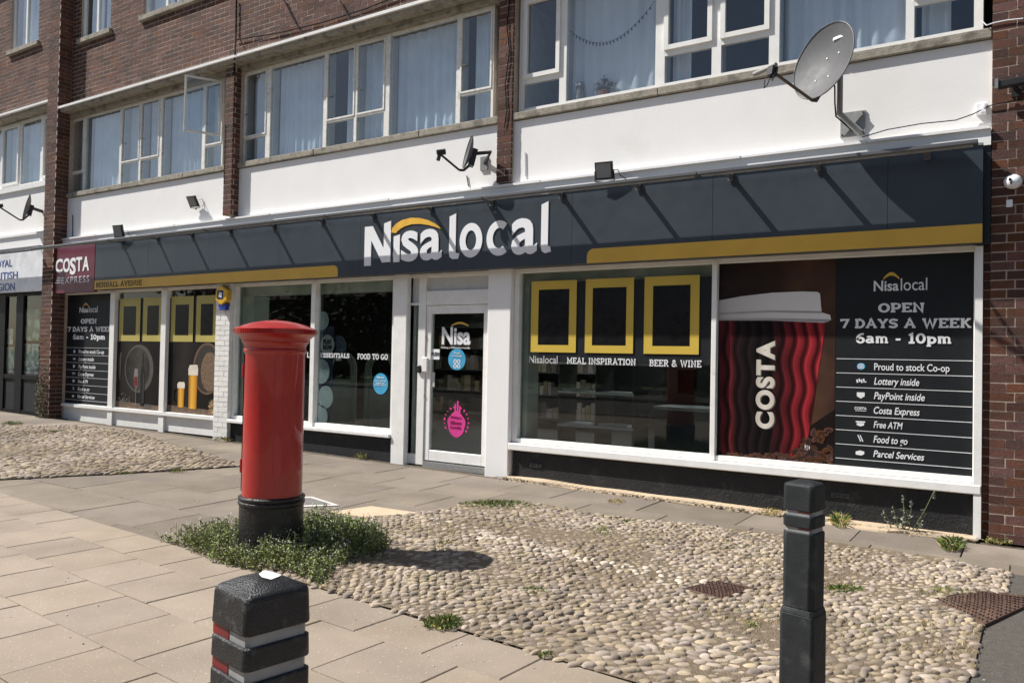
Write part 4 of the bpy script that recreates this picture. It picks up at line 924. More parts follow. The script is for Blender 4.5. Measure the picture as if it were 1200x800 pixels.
bl=M('club_blue',(.02,.07,.30),.4); xl=X(-9,320,-.125)
for s,xe,za,zb2 in (('ROYAL',13.5,304,312.5),('BRITISH',20.5,318.5,327),('LEGION',17.5,331.5,340.5)):
    txt(s,(xl,X(xe,320,-.125),Z(10,zb2,-.125),Z(10,za,-.125)),-.122,bl,sgn,bold=.005)
box('trough',M('trough_grey',(.10,.105,.115)),sgn,cx,lpx0+.35,-.40,-.30,3.13,3.16)
cf=MB(); bk=M('black_frame',(.009,.009,.010),.5,spec=.2)
for a,b in ((cx,cx+.08),(X(-2,400,.0),X(5,400,.0)),(X(18,400,0),X(26,400,0)),(lpx0-.12,lpx0-.01)): cf.box(a,b,.0,.08,.1,2.40)
for a,b in ((.1,.2),(.78,.86),(2.34,2.40)): cf.box(cx,lpx0-.01,.005,.078,a,b)
cfo=cf.build('shopfront',bk,club); 
for a,b in ((cx+.08,X(-2,400,0)),(X(5,400,0),X(18,400,0)),(X(26,400,0),lpx0-.12)):
    box('pane',gl_shop,cfo,a,b,.036,.044,.86,2.34); box('board_panel',M('board_grey',(.028,.03,.032),.6,spec=.2),cfo,a,b,.03,.05,.2,.78)
def pic(x0,x1,z0,z1,label,c1,c2,s):
    r=thing('window_poster',label,'poster',((x0+x1)/2,.05,z0)); m=M('print_%d'%len(MT),c1,.5,.5,s,c2=c2,c2s=s*.6,c2lo=.48,c2hi=.52); box('sheet',m,r,x0,x1,.048,.052,z0,z1)
pic(X(29,400,.05),X(46,400,.05),1.50,2.08,'upper green and grey picture in the club window beside the brick pier',(.10,.14,.10),(.35,.37,.36),9)
pic(X(27,400,.05),X(46,400,.05),.88,1.44,'lower grey crowd picture in the club window beside the brick pier',(.16,.17,.19),(.42,.43,.45),14)
pic(X(7,400,.05),X(17,400,.05),.88,1.38,'small pale notice low in the narrow club window',(.2,.2,.2),(.4,.39,.37),12)
pic(X(8,400,.05),X(15,400,.05),1.42,1.72,'upper small white notice in the narrow club window',(.45,.46,.45),(.3,.3,.3),12)
cb('doorstep',slabC,cx,lpx0-.02,-.12,.1,.0,.12)
# =================================================================== INTERIOR
def itm(name,label,cat,x,y): return thing(name,label,cat,(x,y,.12))
sh=itm('shelf_unit','low white display shelving behind the big shop window','shelves',-4.0,1.2)
wsh=M('shelf_white',(.55,.56,.55),.5)
for z in (.55,.95,1.30): box('shelf',wsh,sh,-4.75,-3.75,.95,1.4,z,z+.03)
for x in (-4.75,-4.25,-3.77): box('upright',M('shelf_dark',(.08,.08,.08)),sh,x,x+.02,.96,1.39,.12,1.3)
for i,(x,z) in enumerate(((-4.6,.98),(-4.45,.985),(-4.2,.58),(-4.0,.585),(-4.3,1.335))):
    o=thing('paper_stack','%s stack of papers on the %s shelf behind the big window'%(('leftmost','second','lower left','lower right','single top')[i],('middle','middle','bottom','bottom','top')[i]),'papers',(x,1.1,z)); m=MB()
    for k in range(3): m.obox((x+random.uniform(-.02,.02),1.05,z+.008+k*.008),(.1,random.uniform(-.02,.02),0),(.01,.06,0),(0,.0,.003))
    m.build('paper_sheet',M('paper',(.6,.6,.57),.8),o,kind='stuff')
ct=itm('counter','grey counter with pale side panel behind the big shop window','counter',-3.2,1.5)
box('counter_top',wsh,ct,-3.7,-2.7,1.4,2.0,.78,.82); box('front_panel',M('panel_grey',(.14,.14,.135),.6),ct,-3.68,-2.72,1.42,1.98,.12,.78)
cbx=itm('machine','grey kiosk machine with dark screen behind the counter','machine',-3.6,2.3); box('cabinet',M('panel_grey',(.14,.14,.135)),cbx,-3.9,-3.2,2.2,2.6,.12,1.4); box('screen',printk,cbx,-3.7,-3.45,2.19,2.2,.95,1.25,bevel=.01)
# security gates behind window B
for i,(px,lab) in enumerate(((399,'left arched security gate just inside the window by the door'),(446,'right arched security gate just inside the window by the door'))):
    xg=X(px,470,.9); g=itm('security_gate',lab,'security gate',xg,.9); g['group']='security gates by the door'
    pts=[(xg-.25,.9,.12),(xg-.25,.9,1.15)]+[(xg-.25*math.cos(a),.9,1.15+.22*math.sin(a)) for a in [k*PI/10 for k in range(1,10)]]+[(xg+.25,.9,1.15),(xg+.25,.9,.12)]
    m=MB(); m.tube(pts,.05,8); m.build('arch',M('gate_grey',(.16,.17,.14),.5),g,smooth=True); box('panel',M('gate_grey',(.16,.17,.14)),g,xg-.2,xg+.2,.88,.92,.12,1.0)
    if i==0: box('notice',wsh,g,xg-.05,xg+.05,.84,.85,1.27,1.33)
# lottery display
ld=itm('lottery_display','dark blue lottery display with pale round discs and PLAY NOW inside the window','display',X(386,430,.3),.3)
bx_=X(372,430,.3); bx2=X(399,430,.3)
box('board',M('lottery_navy',(.014,.022,.06),.4),ld,bx_-.02,X(390,430,.3),.29,.30,.42,1.75)
disc=M('lottery_disc',(.33,.38,.42),.4)
def dsk(px,py,r,m,nm='disc',yo=0):
    c=F(px,py,.285-yo); q=MB(); q.prism(ell(c.x,c.z,r*.92,r),.275-yo,.285-yo); return q.build(nm,m,ld)
for px,py,r,m in ((378,376,.13,disc),(385,404,.17,M('lottery_navy',(.014,.022,.06))),(397,406,.15,M('lottery_blue',(.04,.055,.09),.4)),(377,435,.17,disc),(382,465,.155,disc),(376,487,.15,disc)): dsk(px,py,r,m)
dsk(384,404,.14,M('lottery_pale',(.42,.44,.47),.4),yo=.012)
for s,py in (('PLAY',400.5),('NOW',407)): c=F(384,py,.26); txt(s,(c.x-.085,c.x+.085,c.z-.03,c.z+.035),.258,printk,ld,bold=.03)
# ceiling lights inside
for i,(x,yy) in enumerate(((-6.9,2.6),(-7.6,3.6),(-6.2,3.4),(-3.0,2.8),(-4.6,3.2))):
    o=thing('strip_light',('strip light nearest the door post inside','strip light deepest on the left inside','strip light above the doorway inside','strip light behind the coffee poster inside','strip light over the display shelves inside')[i],'ceiling light',(x,yy,2.70)); box('housing',wsh,o,x-.6,x+.6,yy-.08,yy+.08,2.69,2.74); box('diffuser',emit('lamp_glow',(.9,.95,1),16),o,x-.57,x+.57,yy-.06,yy+.06,2.675,2.689)
# shelving deep in the shop
for i,(xa,lab) in enumerate(((-8.8,'tall dark stocked shelf bay deep inside on the left'),(-6.8,'tall stocked shelf bay seen through the door'),(-3.4,'tall stocked shelf bay deep behind the big window'))):
    o=itm('stock_shelf',lab,'shelves',xa,4.6); box('back',M('shelf_dark',(.08,.08,.08)),o,xa-.9,xa+.9,4.9,4.95,.12,2.0)
    for z in (.3,.7,1.1,1.5,1.9): box('shelf',M('shelf_dark',(.08,.08,.08)),o,xa-.9,xa+.9,4.5,4.9,z,z+.02)
    g=MB()
    for z in (.32,.72,1.12,1.52):
        x=xa-.88
        while x<xa+.85: w_=random.uniform(.06,.14); g.box(x,x+w_,4.55,4.85,z,z+random.uniform(.14,.3)); x+=w_+.01
    g.build('goods',M('goods',(.2,.15,.12),.5,.2,3,rnd=.9),o,kind='stuff')
# =================================================================== WALL FITTINGS
def dish(cx_,cy_,cz_,R,label,arm=.62,wall=None,azd=31,el=13,tipw=None,lnbs=1,grey=dishM):
    r=thing('satellite_dish',label,'satellite dish',(cx_,cy_,cz_-R)); a=rad(azd); e=rad(el)
    n=Vector((-math.sin(a)*math.cos(e),-math.cos(a)*math.cos(e),math.sin(e))); h=Vector((math.cos(a),-math.sin(a),0)); v=h.cross(n)*-1
    if v.z<0: v=-v
    c=Vector((cx_,cy_,cz_)); m=MB(); N=36;K=8; vs=[];fs=[]
    for side in (0,1):
        b=len(vs)
        for k in range(K+1):
            q=k/K
            for i in range(N):
                t=2*PI*i/N; p=c+h*(R*.93*q*math.cos(t))+v*(R*q*math.sin(t))+n*(R*.23*(q*q-1)-(.008 if side else 0)); vs.append(p)
        for k in range(K):
            for i in range(N): j=(i+1)%N; f=(b+k*N+i,b+k*N+j,b+(k+1)*N+j,b+(k+1)*N+i); fs.append(f if side else f[::-1])
    for i in range(N): j=(i+1)%N; fs.append((K*N+i,K*N+j,(K+1)*N+K*N+j,(K+1)*N+K*N+i))
    m.add(vs,fs); m.build('reflector',grey,r,smooth=True,ang=60)
    rim=MB(); rim.tube([c+h*(R*.935*math.cos(t))+v*(R*1.005*math.sin(t))+n*.0 for t in [2*PI*i/40 for i in range(41)]],.006,6); rim.build('rim',M('dish_rim',(.07,.07,.075),.5),r,smooth=True)
    # back bracket, feed arm, lnb
    back=c-n*(R*.23+.03); m=MB(); m.obox(back-v*.05,h*.05,v*.10,n*.03); m.build('back_bracket',blkP,r)
    foot=c-v*R*.98-n*.01; tip=Vector(tipw) if tipw else c+n*arm*1.0-v*R*.62
    m=MB(); m.tube([back-v*.12,foot-v*.03-n*.0,foot+n*.05-v*.045],.016,8); m.build('feed_arm',blkP,r)
    m=MB(); m.tube([foot+n*.05-v*.045,tip],.013,8); m.build('feed_arm',M('arm_brown',(.10,.075,.05),.5) if lnbs>1 else blkP,r)
    d=(c-tip).normalized()
    if lnbs==1: 
        m=MB(); m.tube([tip-d*.04+v*.02,tip+d*.06+v*.02],.028,10,.034); m.tube([tip+v*.01,tip-v*.08],.022,8); m.build('receiver_head',blkP,r,smooth=True)
    else:
        m=MB(); m.obox(tip,h*.03,v*.04,n*.03); m.build('receiver_mount',blkP,r)
        for k in range(1): m=MB(); m.tube([tip+v*.05+h*.03,tip+v*.05-h*.22-v*.0],.020,10); m.build('receiver_head',M('receiver_grey',(.28,.28,.27),.5),r,smooth=True)
        m=MB(); m.tube([tip-v*.03,tip-v*.11-h*.03,tip-v*.13-h*.06,tip-v*.05-h*.07],.004,5); m.tube([tip-v*.02,tip-v*.09+h*.02,tip-v*.05+h*.05,tip+v*.02+h*.03],.004,5); m.build('cable',cableM,r)
    return r,c,n,h,v,back
# big dish, right
dr_,c,n,h,v,back=dish(-1.43,-.48,3.93,.335,'large grey satellite dish on a bent pole above the right end of the shop fascia',.55,lnbs=2,tipw=F(905,84,-.88))
for u,w in ((-.03,.06),(.10,.065),(-.10,-.13),(.03,-.125)):
    p=c+h*u+v*w-n*(.335*.23*(1-((u/.31)**2+(w/.335)**2))-.002); m=MB(); m.obox(p,h*.006,v*.006,n*.004); m.build('bolt',whiteL,dr_)
m=MB(); p=c+h*.06+v*.20-n*.335*.23*.55+n*.004
for k in range(5): m.obox(p+h*(k*.022-.02),h*.008,v*.013,n*.001)
m.build('maker_mark',whiteL,dr_)
el_=F(984,133,-.30); foot_=F(1008,157,.03)
m=MB(); m.tube([back+n*.0-v*.03,Vector((el_.x,el_.y,back.z-.08)),el_,foot_],.026,10); m.build('pole',greyM,dr_,smooth=True)
pl=MB(); x0,x1=X(985,145,.04),X(1014,145,.04); z0,z1=Z(1000,160,.04),Z(1000,131,.04)
pl.box(x0,x1,.035,.049,z0,z1); pl.build('wall_plate',galvM,dr_)
m=MB(); m.obox(((x0+x1)/2,.02,(z0+z1)/2),((x1-x0)*.38,0,(z1-z0)*.40),(0,.012,0),(-.012,0,.014)); m.obox(((x0+x1)/2,.018,(z0+z1)/2),(-(x1-x0)*.38,0,(z1-z0)*.40),(0,.012,0),(.012,0,.014)); m.build('wall_plate_brace',galvM,dr_)
for sx in (.1,.9):
    for sz in (.1,.9): box('bolt',blkP,dr_,x0+(x1-x0)*sx-.008,x0+(x1-x0)*sx+.008,.026,.034,z0+(z1-z0)*sz-.008,z0+(z1-z0)*sz+.008)
m=MB(); m.tube([back-v*.06,back-v*.2+h*.05-n*.03,Vector((el_.x-.04,el_.y,el_.z+.1)),Vector((el_.x-.03,el_.y,el_.z-.02)),Vector((foot_.x-.06,.02,foot_.z+.03))],.007,6); m.build('cable',cableM,dr_)
# small dishes
q=F(548,178,-.22); r2,c2_,n2,h2,v2,b2=dish(q.x,-.22,q.z,.19,'small grey satellite dish on the white wall between the middle upper windows',.30,azd=44)
t_=F(568,192,.05); m=MB(); m.tube([b2,Vector((q.x+.22,-.08,q.z+.0)),t_],.022,8); m.build('wall_arm',blkP,r2); box('wall_plate',greyM,r2,t_.x-.05,t_.x+.05,.03,.049,t_.z-.08,t_.z+.08)
q=F(31,242,-.22); r3,c3,n3,h3,v3,b3=dish(q.x,-.22,q.z,.23,'dark satellite dish on the club wall at the far left beside the brick pier',.4,azd=28)
t_=F(50,248,.05); m=MB(); m.tube([b3,t_],.03,8); m.build('wall_arm',blkP,r3)
# floodlights
def flood(px,py,Yd,s,label,tilt=.25):
    c=F(px,py,Yd); r=thing('floodlight',label,'floodlight',(c.x,Yd,c.z-s)); 
    f=Vector((.12,-1,-tilt)).normalized(); h=Vector((0,0,1)).cross(f).normalized(); v=f.cross(h)
    if v.z<0:v=-v
    m=MB(); m.obox(c,h*s,v*s*.95,f*.018); ho=m.build('housing',blkP,r,bevel=.006)
    m=MB(); m.obox(c+f*.0195,h*s*.82,v*s*.76,f*.003); m.build('lens',M('flood_lens',(.20,.21,.21),.5),r)
    m=MB(); 
    for k in range(4): m.obox(c-f*.03+v*(k-1.5)*s*.4,h*s*.7,v*.004,f*.014)
    m.build('cooling_fins',blkP,r)
    m=MB(); m.tube([c-h*s*1.05,c-h*s*1.1-v*s*1.1,c-v*s*1.25,c+h*s*1.1-v*s*1.1,c+h*s*1.05],.007,6); m.tube([c-v*s*1.25,Vector((c.x+.04,-.02,c.z-s*1.3))],.012,6); m.tube([c-f*.03,c-f*.08+h*.12,c-f*.05+h*.15-v*.06,Vector((c.x+.2,-.02,c.z-s))],.005,5); m.build('bracket',blkP,r)
    return r
flood(708,200,-.2,.095,'black floodlight above the right half of the fascia, over the white ledge')
flood(139,271,-.2,.11,'black floodlight above the burgundy coffee sign on the left')
flood(226,236,-.05,.09,'small dark wall light on the white panel beside the second brick pier',.6)
# alarm box on white brick pillar
ab=F(261,346,-.06); al=thing('alarm_box','yellow hexagonal alarm box with blue base on the white brick pillar','alarm box',(ab.x,-.02,ab.z-.2))
s=.155; m=MB(); hexp=[(ab.x+s*math.cos(rad(60*k+30)),ab.z+s*.95*math.sin(rad(60*k+30))) for k in range(6)]; m.prism(hexp,-.09,-.002); m.build('cover',M('alarm_yellow',(.62,.36,.03),.35),al,bevel=.012)
m=MB(); m.prism([(ab.x-.10,ab.z-.13),(ab.x+.10,ab.z-.13),(ab.x+.07,ab.z-.215),(ab.x-.05,ab.z-.215)],-.07,-.002); m.build('strobe',M('alarm_blue',(.02,.05,.30),.3),al,bevel=.006)
box('badge',M('alarm_navy',(.02,.03,.10),.3),al,ab.x-.085,ab.x+.05,-.094,-.09,ab.z-.055,ab.z+.07); m=MB(); m.prism([(ab.x-.05,ab.z-.02),(ab.x+.02,ab.z-.035),(ab.x+.03,ab.z+.03),(ab.x-.03,ab.z+.045)],-.097,-.094); m.build('badge_mark',whiteL,al)
# cctv dome and camera on the right pier
c=F(1187,213,-.02); o=thing('dome_camera','white oval wall camera on the right brick pier','camera',(c.x,0,c.z-.07)); m=MB(); N=20;vs=[];fs=[]
m.lathe([(.062,-.0),(.066,.02),(.055,.045),(.03,.06),(0,.064)],(0,0,0),22); m.v=[(c.x+a,-.002-zz*1.0,c.z+b*.9) for a,b,zz in m.v]; m.build('housing',whiteL,o,smooth=True)
m=MB(); m.prism(ell(c.x-.02,c.z+.012,.010,.012,10),-.075,-.05); m.prism(ell(c.x-.012,c.z-.016,.008,.009,10),-.075,-.05); m.build('lens_hole',printk,o,kind='stuff')
box('junction_stub',whiteL,o,c.x-.045,c.x-.0,-.02,-.001,c.z-.20,c.z-.14,bevel=.004)
c=F(1186,97,-.10); o=thing('bullet_camera','dark bracket camera high on the right brick pier','camera',(c.x,0,c.z-.08)); m=MB(); m.obox(c,(.10,0,.006),(0,.035,0),(0,0,.03)); m.build('body',blkP,o,bevel=.008); m=MB(); m.obox(c+Vector((-.105,-.005,.0)),(.012,0,0),(0,.04,0),(0,0,.038)); m.build('front_plate',greyM,o); m=MB(); m.tube([c,c+Vector((.03,.09,-.03))],.02,8); m.obox(c+Vector((.03,.092,-.04)),(.035,0,0),(0,.006,0),(0,0,.05)); m.build('bracket',blkP,o)
# white junction box, cables
c=F(1151,128,.04); o=thing('junction_box','white triangular cable box beside the right brick pier under the window','junction box',(c.x,.04,c.z-.04)); box('base',whiteL,o,c.x-.045,c.x+.035,.02,.049,c.z-.045,c.z+.045,bevel=.004); m=MB(); m.prism([(c.x-.01,c.z-.035),(c.x+.03,c.z-.035),(c.x+.02,c.z+.03)],-.01,.02); m.build('cover',whiteL,o)
def cable(label,pts,r=.006,mat=cableM,name='cable'):
    o=thing(name,label,'cable',(pts[0][0],pts[0][1],min(p[2] for p in pts))); m=MB(); m.tube(pts,r,6); m.build('strand',mat,o,smooth=True)
cable('black cable running along the white ledge to the right brick pier',[F(1010,161,.0),F(1040,152,.0),F(1080,145,.0),F(1120,141,.0),F(1140,134,.02),F(1160,124,-.02),F(1198,116,-.02)],.0045)
cable('thin white cable draped across the right brick pier near the window sill',[F(1150,24,.0),F(1156,30,-.01),F(1165,27,-.012),F(1180,24,-.012),F(1199,22,-.012)],.005,whiteL)
cable('dark vertical cable down the second brick pier above the left windows',[F(277,0,.03),F(276.5,40,.03),F(275.5,62,-.17),F(274.5,75,-.10),F(274,120,-.0),F(273,190,-.0)],.012)
cable('sagging black cable crossing the brick wall above the middle window',[F(276,47,.03),F(330,38,.035),F(380,26,.035),F(430,10,.035),F(470,-6,.035)],.008)
cable('slack cable slanting over the brick wall from upper left',[F(333,0,.03),F(345,25,.03),F(358,46,-.17)],.010)
cable('second slack cable slanting over the brick wall toward the ledge',[F(398,0,.03),F(408,18,.03),F(416,34,-.17)],.008)
cable('twisted cable down the brick pier between middle and right windows',[F(597,0,-.012),F(594,30,-.012),F(597,60,-.012),F(592,100,-.012),F(594,130,-.012),F(591,150,-.012)],.006)
cable('thin upright aerial stub on the white panel beside the left pier',[F(85,277,.04),F(85,252,.03)],.007)
#PART4
# =================================================================== GROUND
KY=-10.2
def sheet(name,xs,ys,zf,mat,label=None):
    vs=[(x,yy,zf(x,yy)) for yy in ys for x in xs]; n=len(xs)
    fs=[(j*n+i,j*n+i+1,(j+1)*n+i+1,(j+1)*n+i) for j in range(len(ys)-1) for i in range(n-1)]
    o=MB().add(vs,fs).build(name,mat,None,smooth=True,ang=89); o['kind']='structure'; return o
def fr(a,b,s): n=max(1,int(round((b-a)/s))); return [a+(b-a)*i/n for i in range(n+1)]
sheet('ground',[-300,-120,-60]+fr(-40,30,10)+[60,120,300],[-300,-120,-60,-40,-24.0],lambda x,y:-.10,M('verge_grass',(.07,.10,.03),.9,.3,3))
sheet('road',[-300,-100]+fr(-40,30,10)+[100,300],[-18.0,-14,KY-.15],lambda x,y:-.14,slabD)
kb=MB(); kb.box(-60,50,KY-.15,KY,-.2,-.005); ko=kb.build('kerb',stone,None); ko['kind']='structure'
kb=MB(); kb.box(-60,50,-18.15,-18.0,-.2,-.01); ko=kb.build('kerb',stone,None); ko['kind']='structure'
sheet('far_pavement',[-300,-60,50,300],[-24.0,-18.15],lambda x,y:-.03,slabD)
rear=sheet('rear_ground',[-300,-40,20,300],[7.0,60,300],lambda x,y:-.05,M('verge_grass',(.07,.10,.03)))
bed=sheet('pavement',[-300,-60,-30]+fr(-22,8,.5)+[20,60,300],fr(KY,.3,.35),lambda x,y:gz(x,y)-.022,dirt)
ca,sa=math.cos(rad(-4.506)),math.sin(rad(-4.506))
def uv2xy(u,v): return (u*ca-v*sa,u*sa+v*ca)
def inview(x,y,z=0,mg=30):
    d=Vector((x,y,z))-CP; w=d.dot(FW)
    if w<.3: return False
    px=600+FPX*d.dot(RT)/w; py=400-FPX*d.dot(UP)/w
    return -mg<px<1200+mg and -mg<py<800+mg
def slab_mesh(w,h,t,mat,name='paving_slab'):
    b=MB(); e=.004; j=lambda:random.uniform(-.002,.002)
    vs=[(-w/2+j(),-h/2+j(),-t),(w/2+j(),-h/2+j(),-t),(w/2+j(),h/2+j(),-t),(-w/2+j(),h/2+j(),-t)]
    mid=[(x,y_,-e) for x,y_,_ in vs]; top=[(x*(1-2*e/w),y_*(1-2*e/h),0) for x,y_,_ in vs]
    b.add(vs+mid+top,[(0,3,2,1)]+[(i,(i+1)%4,4+(i+1)%4,4+i) for i in range(4)]+[(4+i,4+(i+1)%4,8+(i+1)%4,8+i) for i in range(4)]+[(8,9,10,11)])
    me=D.meshes.new(name); me.from_pydata(b.v,[],b.f); me.materials.append(mat); return me
SM={}; nparts=0; stuffA=MB(); stuffB=MB()
def put_slab(cx_,cy_,w,h,rot,mat,dz,stuff):
    global nparts
    g=gz(cx_,cy_); gx=(gz(cx_+.2,cy_)-gz(cx_-.2,cy_))/.4; gy=(gz(cx_,cy_+.2)-gz(cx_,cy_-.2))/.4
    tx=math.atan(gy)+random.gauss(0,.0016); ty=-math.atan(gx)+random.gauss(0,.0016)
    k=(round(w,2),round(h,2),mat.name,random.randrange(3))
    if k not in SM: SM[k]=slab_mesh(w,h,.04,mat)
    z_=g+dz+random.uniform(-.0015,.0015)
    if inview(cx_,cy_,g) and nparts<298:
        nparts+=1; inst('paving_slab',SM[k],bed,(cx_,cy_,z_),(tx,ty,rot+random.gauss(0,.002)))
    else:
        c_,s_=math.cos(rot),math.sin(rot); me=SM[k]
        stuff.add([(cx_+v.co.x*c_-v.co.y*s_,cy_+v.co.x*s_+v.co.y*c_,z_+v.co.z) for v in me.vertices],[tuple(p.vertices) for p in me.polygons])
rows=[(-4.74,-4.395,-1.50,.462)]
v=-4.74; ph=-1.73
for i in range(13):
    rows.append((v-.442,v,ph if i%2==0 else -1.465,.468)); v-=.442
edgeV=-4.395
for v0,v1,ph,sp in rows:
    if v0<KY-.2+.3: continue
    for k in range(-24,12):
        u=ph+k*sp+sp/2; x,y_=uv2xy(u,(v0+v1)/2)
        if -11.5<x<5: put_slab(x,y_,sp-.006,(v1-v0)-.006,rad(-4.506),slabA,0,stuffA)
if stuffA.v: so_=stuffA.build('paving_slabs_far',slabA,bed,kind='stuff')
# upper paving of larger slabs
CRpx=[(1140,790),(1152,735),(1180,690),(1184,672),(1100,655),(1000,641),(930,630),(860,620),(780,612),(700,604),(640,592),(560,589),(505,601),(440,606),(392,612),(352,625),(345,660)]
CR=[ (G(*q).x,G(*q).y) for q in CRpx]
a_=uv2xy(-4.55,edgeV-.01); b_=uv2xy(.03,edgeV-.01); CR+= [a_,b_] 
CLpx=[(-60,497),(0,499),(40,499),(90,499),(150,505),(200,521),(250,534),(284,546),(240,549),(120,556),(60,559),(0,562),(-80,566)]
CL=[(G(*q).x,G(*q).y) for q in CLpx]
def inside(x,y_,P_):
    c=False; n=len(P_)
    for i in range(n):
        x1,y1=P_[i]; x2,y2=P_[(i+1)%n]
        if (y1>y_)!=(y2>y_) and x<(x2-x1)*(y_-y1)/(y2-y1)+x1: c=not c
    return c
yy=-.14; k=0
while yy>-5.2:
    h=(.61,.52,.60,.74,.62)[k%5]; x=4.8
    while x>-19:
        w=random.choice((.61,.76,.91,.91)); cxx=x-w/2; cyy=yy-h/2
        lim=edgeV
        u_=cxx*ca+cyy*sa; v_=-cxx*sa+cyy*ca
        if v_>edgeV-.28 and not all(inside(cxx+dx,cyy+dy,CR) for dx in(-w/2,w/2) for dy in (-h/2,h/2)) and not all(inside(cxx+dx,cyy+dy,CL) for dx in(-w/2,w/2) for dy in (-h/2,h/2)):
            put_slab(cxx,cyy,w-.007,h-.007,0,slabB,-.006,stuffB)
        x-=w
    yy-=h; k+=1
if stuffB.v: stuffB.build('paving_slabs_rest',slabB,bed,kind='stuff')
put_=[G(385,600),G(435,593),G(492,601),G(447,609)]
m=MB(); m.add([(p.x,p.y,gz(p.x,p.y)+.004) for p in put_]+[(p.x,p.y,gz(p.x,p.y)-.01) for p in put_],[(0,3,2,1),(4,5,6,7),(0,1,5,4),(1,2,6,5),(2,3,7,6),(3,0,4,7)]); m.build('pale_slab',slabC,bed,label='pale yellow repair slab')
# tarmac wedge right of the cobbles
tx=[G(1187,672),G(1156,735),G(1140,800)]
a1_=uv2xy(.045,edgeV+.01)
m=MB(); xr=[(CR[3][0]-.04,CR[3][1]),(4.5,-1.0),(4.5,-4.9),(b_[0]-.04,-4.40),(CR[0][0]-.04,CR[0][1]),(CR[1][0]-.04,CR[1][1])]
m.add([(x,y_,gz(x,y_)+.001) for x,y_ in xr]+[(x,y_,gz(x,y_)-.02) for x,y_ in xr],[tuple(range(6))[::-1],tuple(range(6,12))]+[(i,i+6,(i+1)%6+6,(i+1)%6) for i in range(6)])
m.f=[m.f[0][::-1] if False else m.f[0]]+m.f[1:]
tw_=m.build('tarmac_patch',slabD,None); tw_['kind']='structure'
# inspection cover by the pillar box
q=[G(352,583),G(372,583.5),G(396,592),G(352,592)]
def quad(name,pts,z,mat,parent,**k): 
    m=MB(); m.add([(p.x,p.y,gz(p.x,p.y)+z) for p in pts]+[(p.x,p.y,gz(p.x,p.y)-.01) for p in pts],[(0,1,2,3),(7,6,5,4),(0,4,5,1),(1,5,6,2),(2,6,7,3),(3,7,4,0)]); return m.build(name,mat,parent,**k)
ic=thing('inspection_cover','small grey inspection cover with white rim behind the red pillar box','drain cover',(G(370,588).x,G(370,588).y,gz(-5,-2.9)))
quad('rim',[G(340,582),G(366,582),G(398,592),G(345,594)],.003,M('rim_white',(.6,.58,.54),.8),ic); quad('plate',[G(344,584),G(364,583.5),G(388,591),G(348,592.3)],.006,M('cover_grey',(.16,.155,.145),.8,.2,20),ic)
# ---------------- cobbles
bedC=MB()
def bedpoly(P_,name):
    b=bmesh.new(); vs=[b.verts.new((x,y_,gz(x,y_)+.004)) for x,y_ in P_]; f=b.faces.new(vs); bmesh.ops.triangulate(b,faces=[f])
    bmesh.ops.subdivide_edges(b,edges=b.edges,cuts=5,use_grid_fill=True)
    bmesh.ops.subdivide_edges(b,edges=b.edges,cuts=5,use_grid_fill=True)
    for v_ in b.verts: v_.co.z=gz(v_.co.x,v_.co.y)+.0105+.007*noise.noise(Vector((v_.co.x*1.6,v_.co.y*1.6,2)))+.003*noise.noise(Vector((v_.co.x*14,v_.co.y*14,2)))
    me=D.meshes.new(name); 
    bmesh.ops.recalc_face_normals(b,faces=b.faces); b.to_mesh(me); b.free(); me.materials.append(bedM); o=D.objects.new(name,me); link(o); o['kind']='structure'; return o
bR=bedpoly(CR,'cobbled_patch'); bL=bedpoly(CL,'cobbled_patch')
def cob_mesh(i,mat=cobM):
    b=bmesh.new(); bmesh.ops.create_icosphere(b,subdivisions=2,radius=1)
    s=random.random()*50
    for v_ in b.verts:
        n_=noise.noise(v_.co*1.1+Vector((s,0,0)))*.16; v_.co*=1+n_
        if v_.co.z>.55: v_.co.z=.55+(v_.co.z-.55)*.5
    bmesh.ops.delete(b,geom=[v_ for v_ in b.verts if v_.co.z<-.45],context='VERTS')
    for f in b.faces: f.smooth=True
    me=D.meshes.new('cobble'); b.to_mesh(me); b.free(); me.materials.append(mat); return me
CM=[cob_mesh(i) for i in range(8)]; CW=[cob_mesh(i,cobW) for i in range(3)]
CMd=[([v_.co.copy() for v_ in m_.vertices],[tuple(p.vertices) for p in m_.polygons]) for m_ in CM]
grate1=[G(803,692),G(840,682),G(887,692),G(846,704)]
grate2=[G(1092,704),G(1148,695),G(1215,700),G(1215,736),G(1152,733)]
gp1=[(p.x,p.y) for p in grate1]; gp2=[(p.x,p.y) for p in grate2]
BXC=G(317,647)
white_line=[G(505,612),G(560,626),G(620,644),G(700,660),G(760,670),(G(815,688))]
def dline(x,y_):
    best=9
    for a,b in zip(white_line,white_line[1:]):
        ab_=Vector((b.x-a.x,b.y-a.y)); t=max(0,min(1,Vector((x-a.x,y_-a.y)).dot(ab_)/ab_.length_squared)); best=min(best,math.hypot(x-a.x-ab_.x*t,y_-a.y-ab_.y*t))
    return best
cand=[]
def scatter(P_,sp,parent):
    xs_=[p[0] for p in P_]; ys_=[p[1] for p in P_]; out=[]; r=0; y_=min(ys_)
    while y_<max(ys_):
        x=min(xs_)+(sp*.6 if r%2 else 0)
        while x<max(xs_):
            xx=x+random.gauss(0,sp*.13); y2=y_+random.gauss(0,sp*.13)
            if inside(xx,y2,P_) and not inside(xx,y2,gp1) and not inside(xx,y2,gp2) and math.hypot(xx-BXC.x,y2-BXC.y)>.3: out.append((xx,y2))
            x+=sp*1.2
        y_+=sp*.74; r+=1
    return out
rp_=scatter(CR,.056,bR); lp_=scatter(CL,.075,bL)
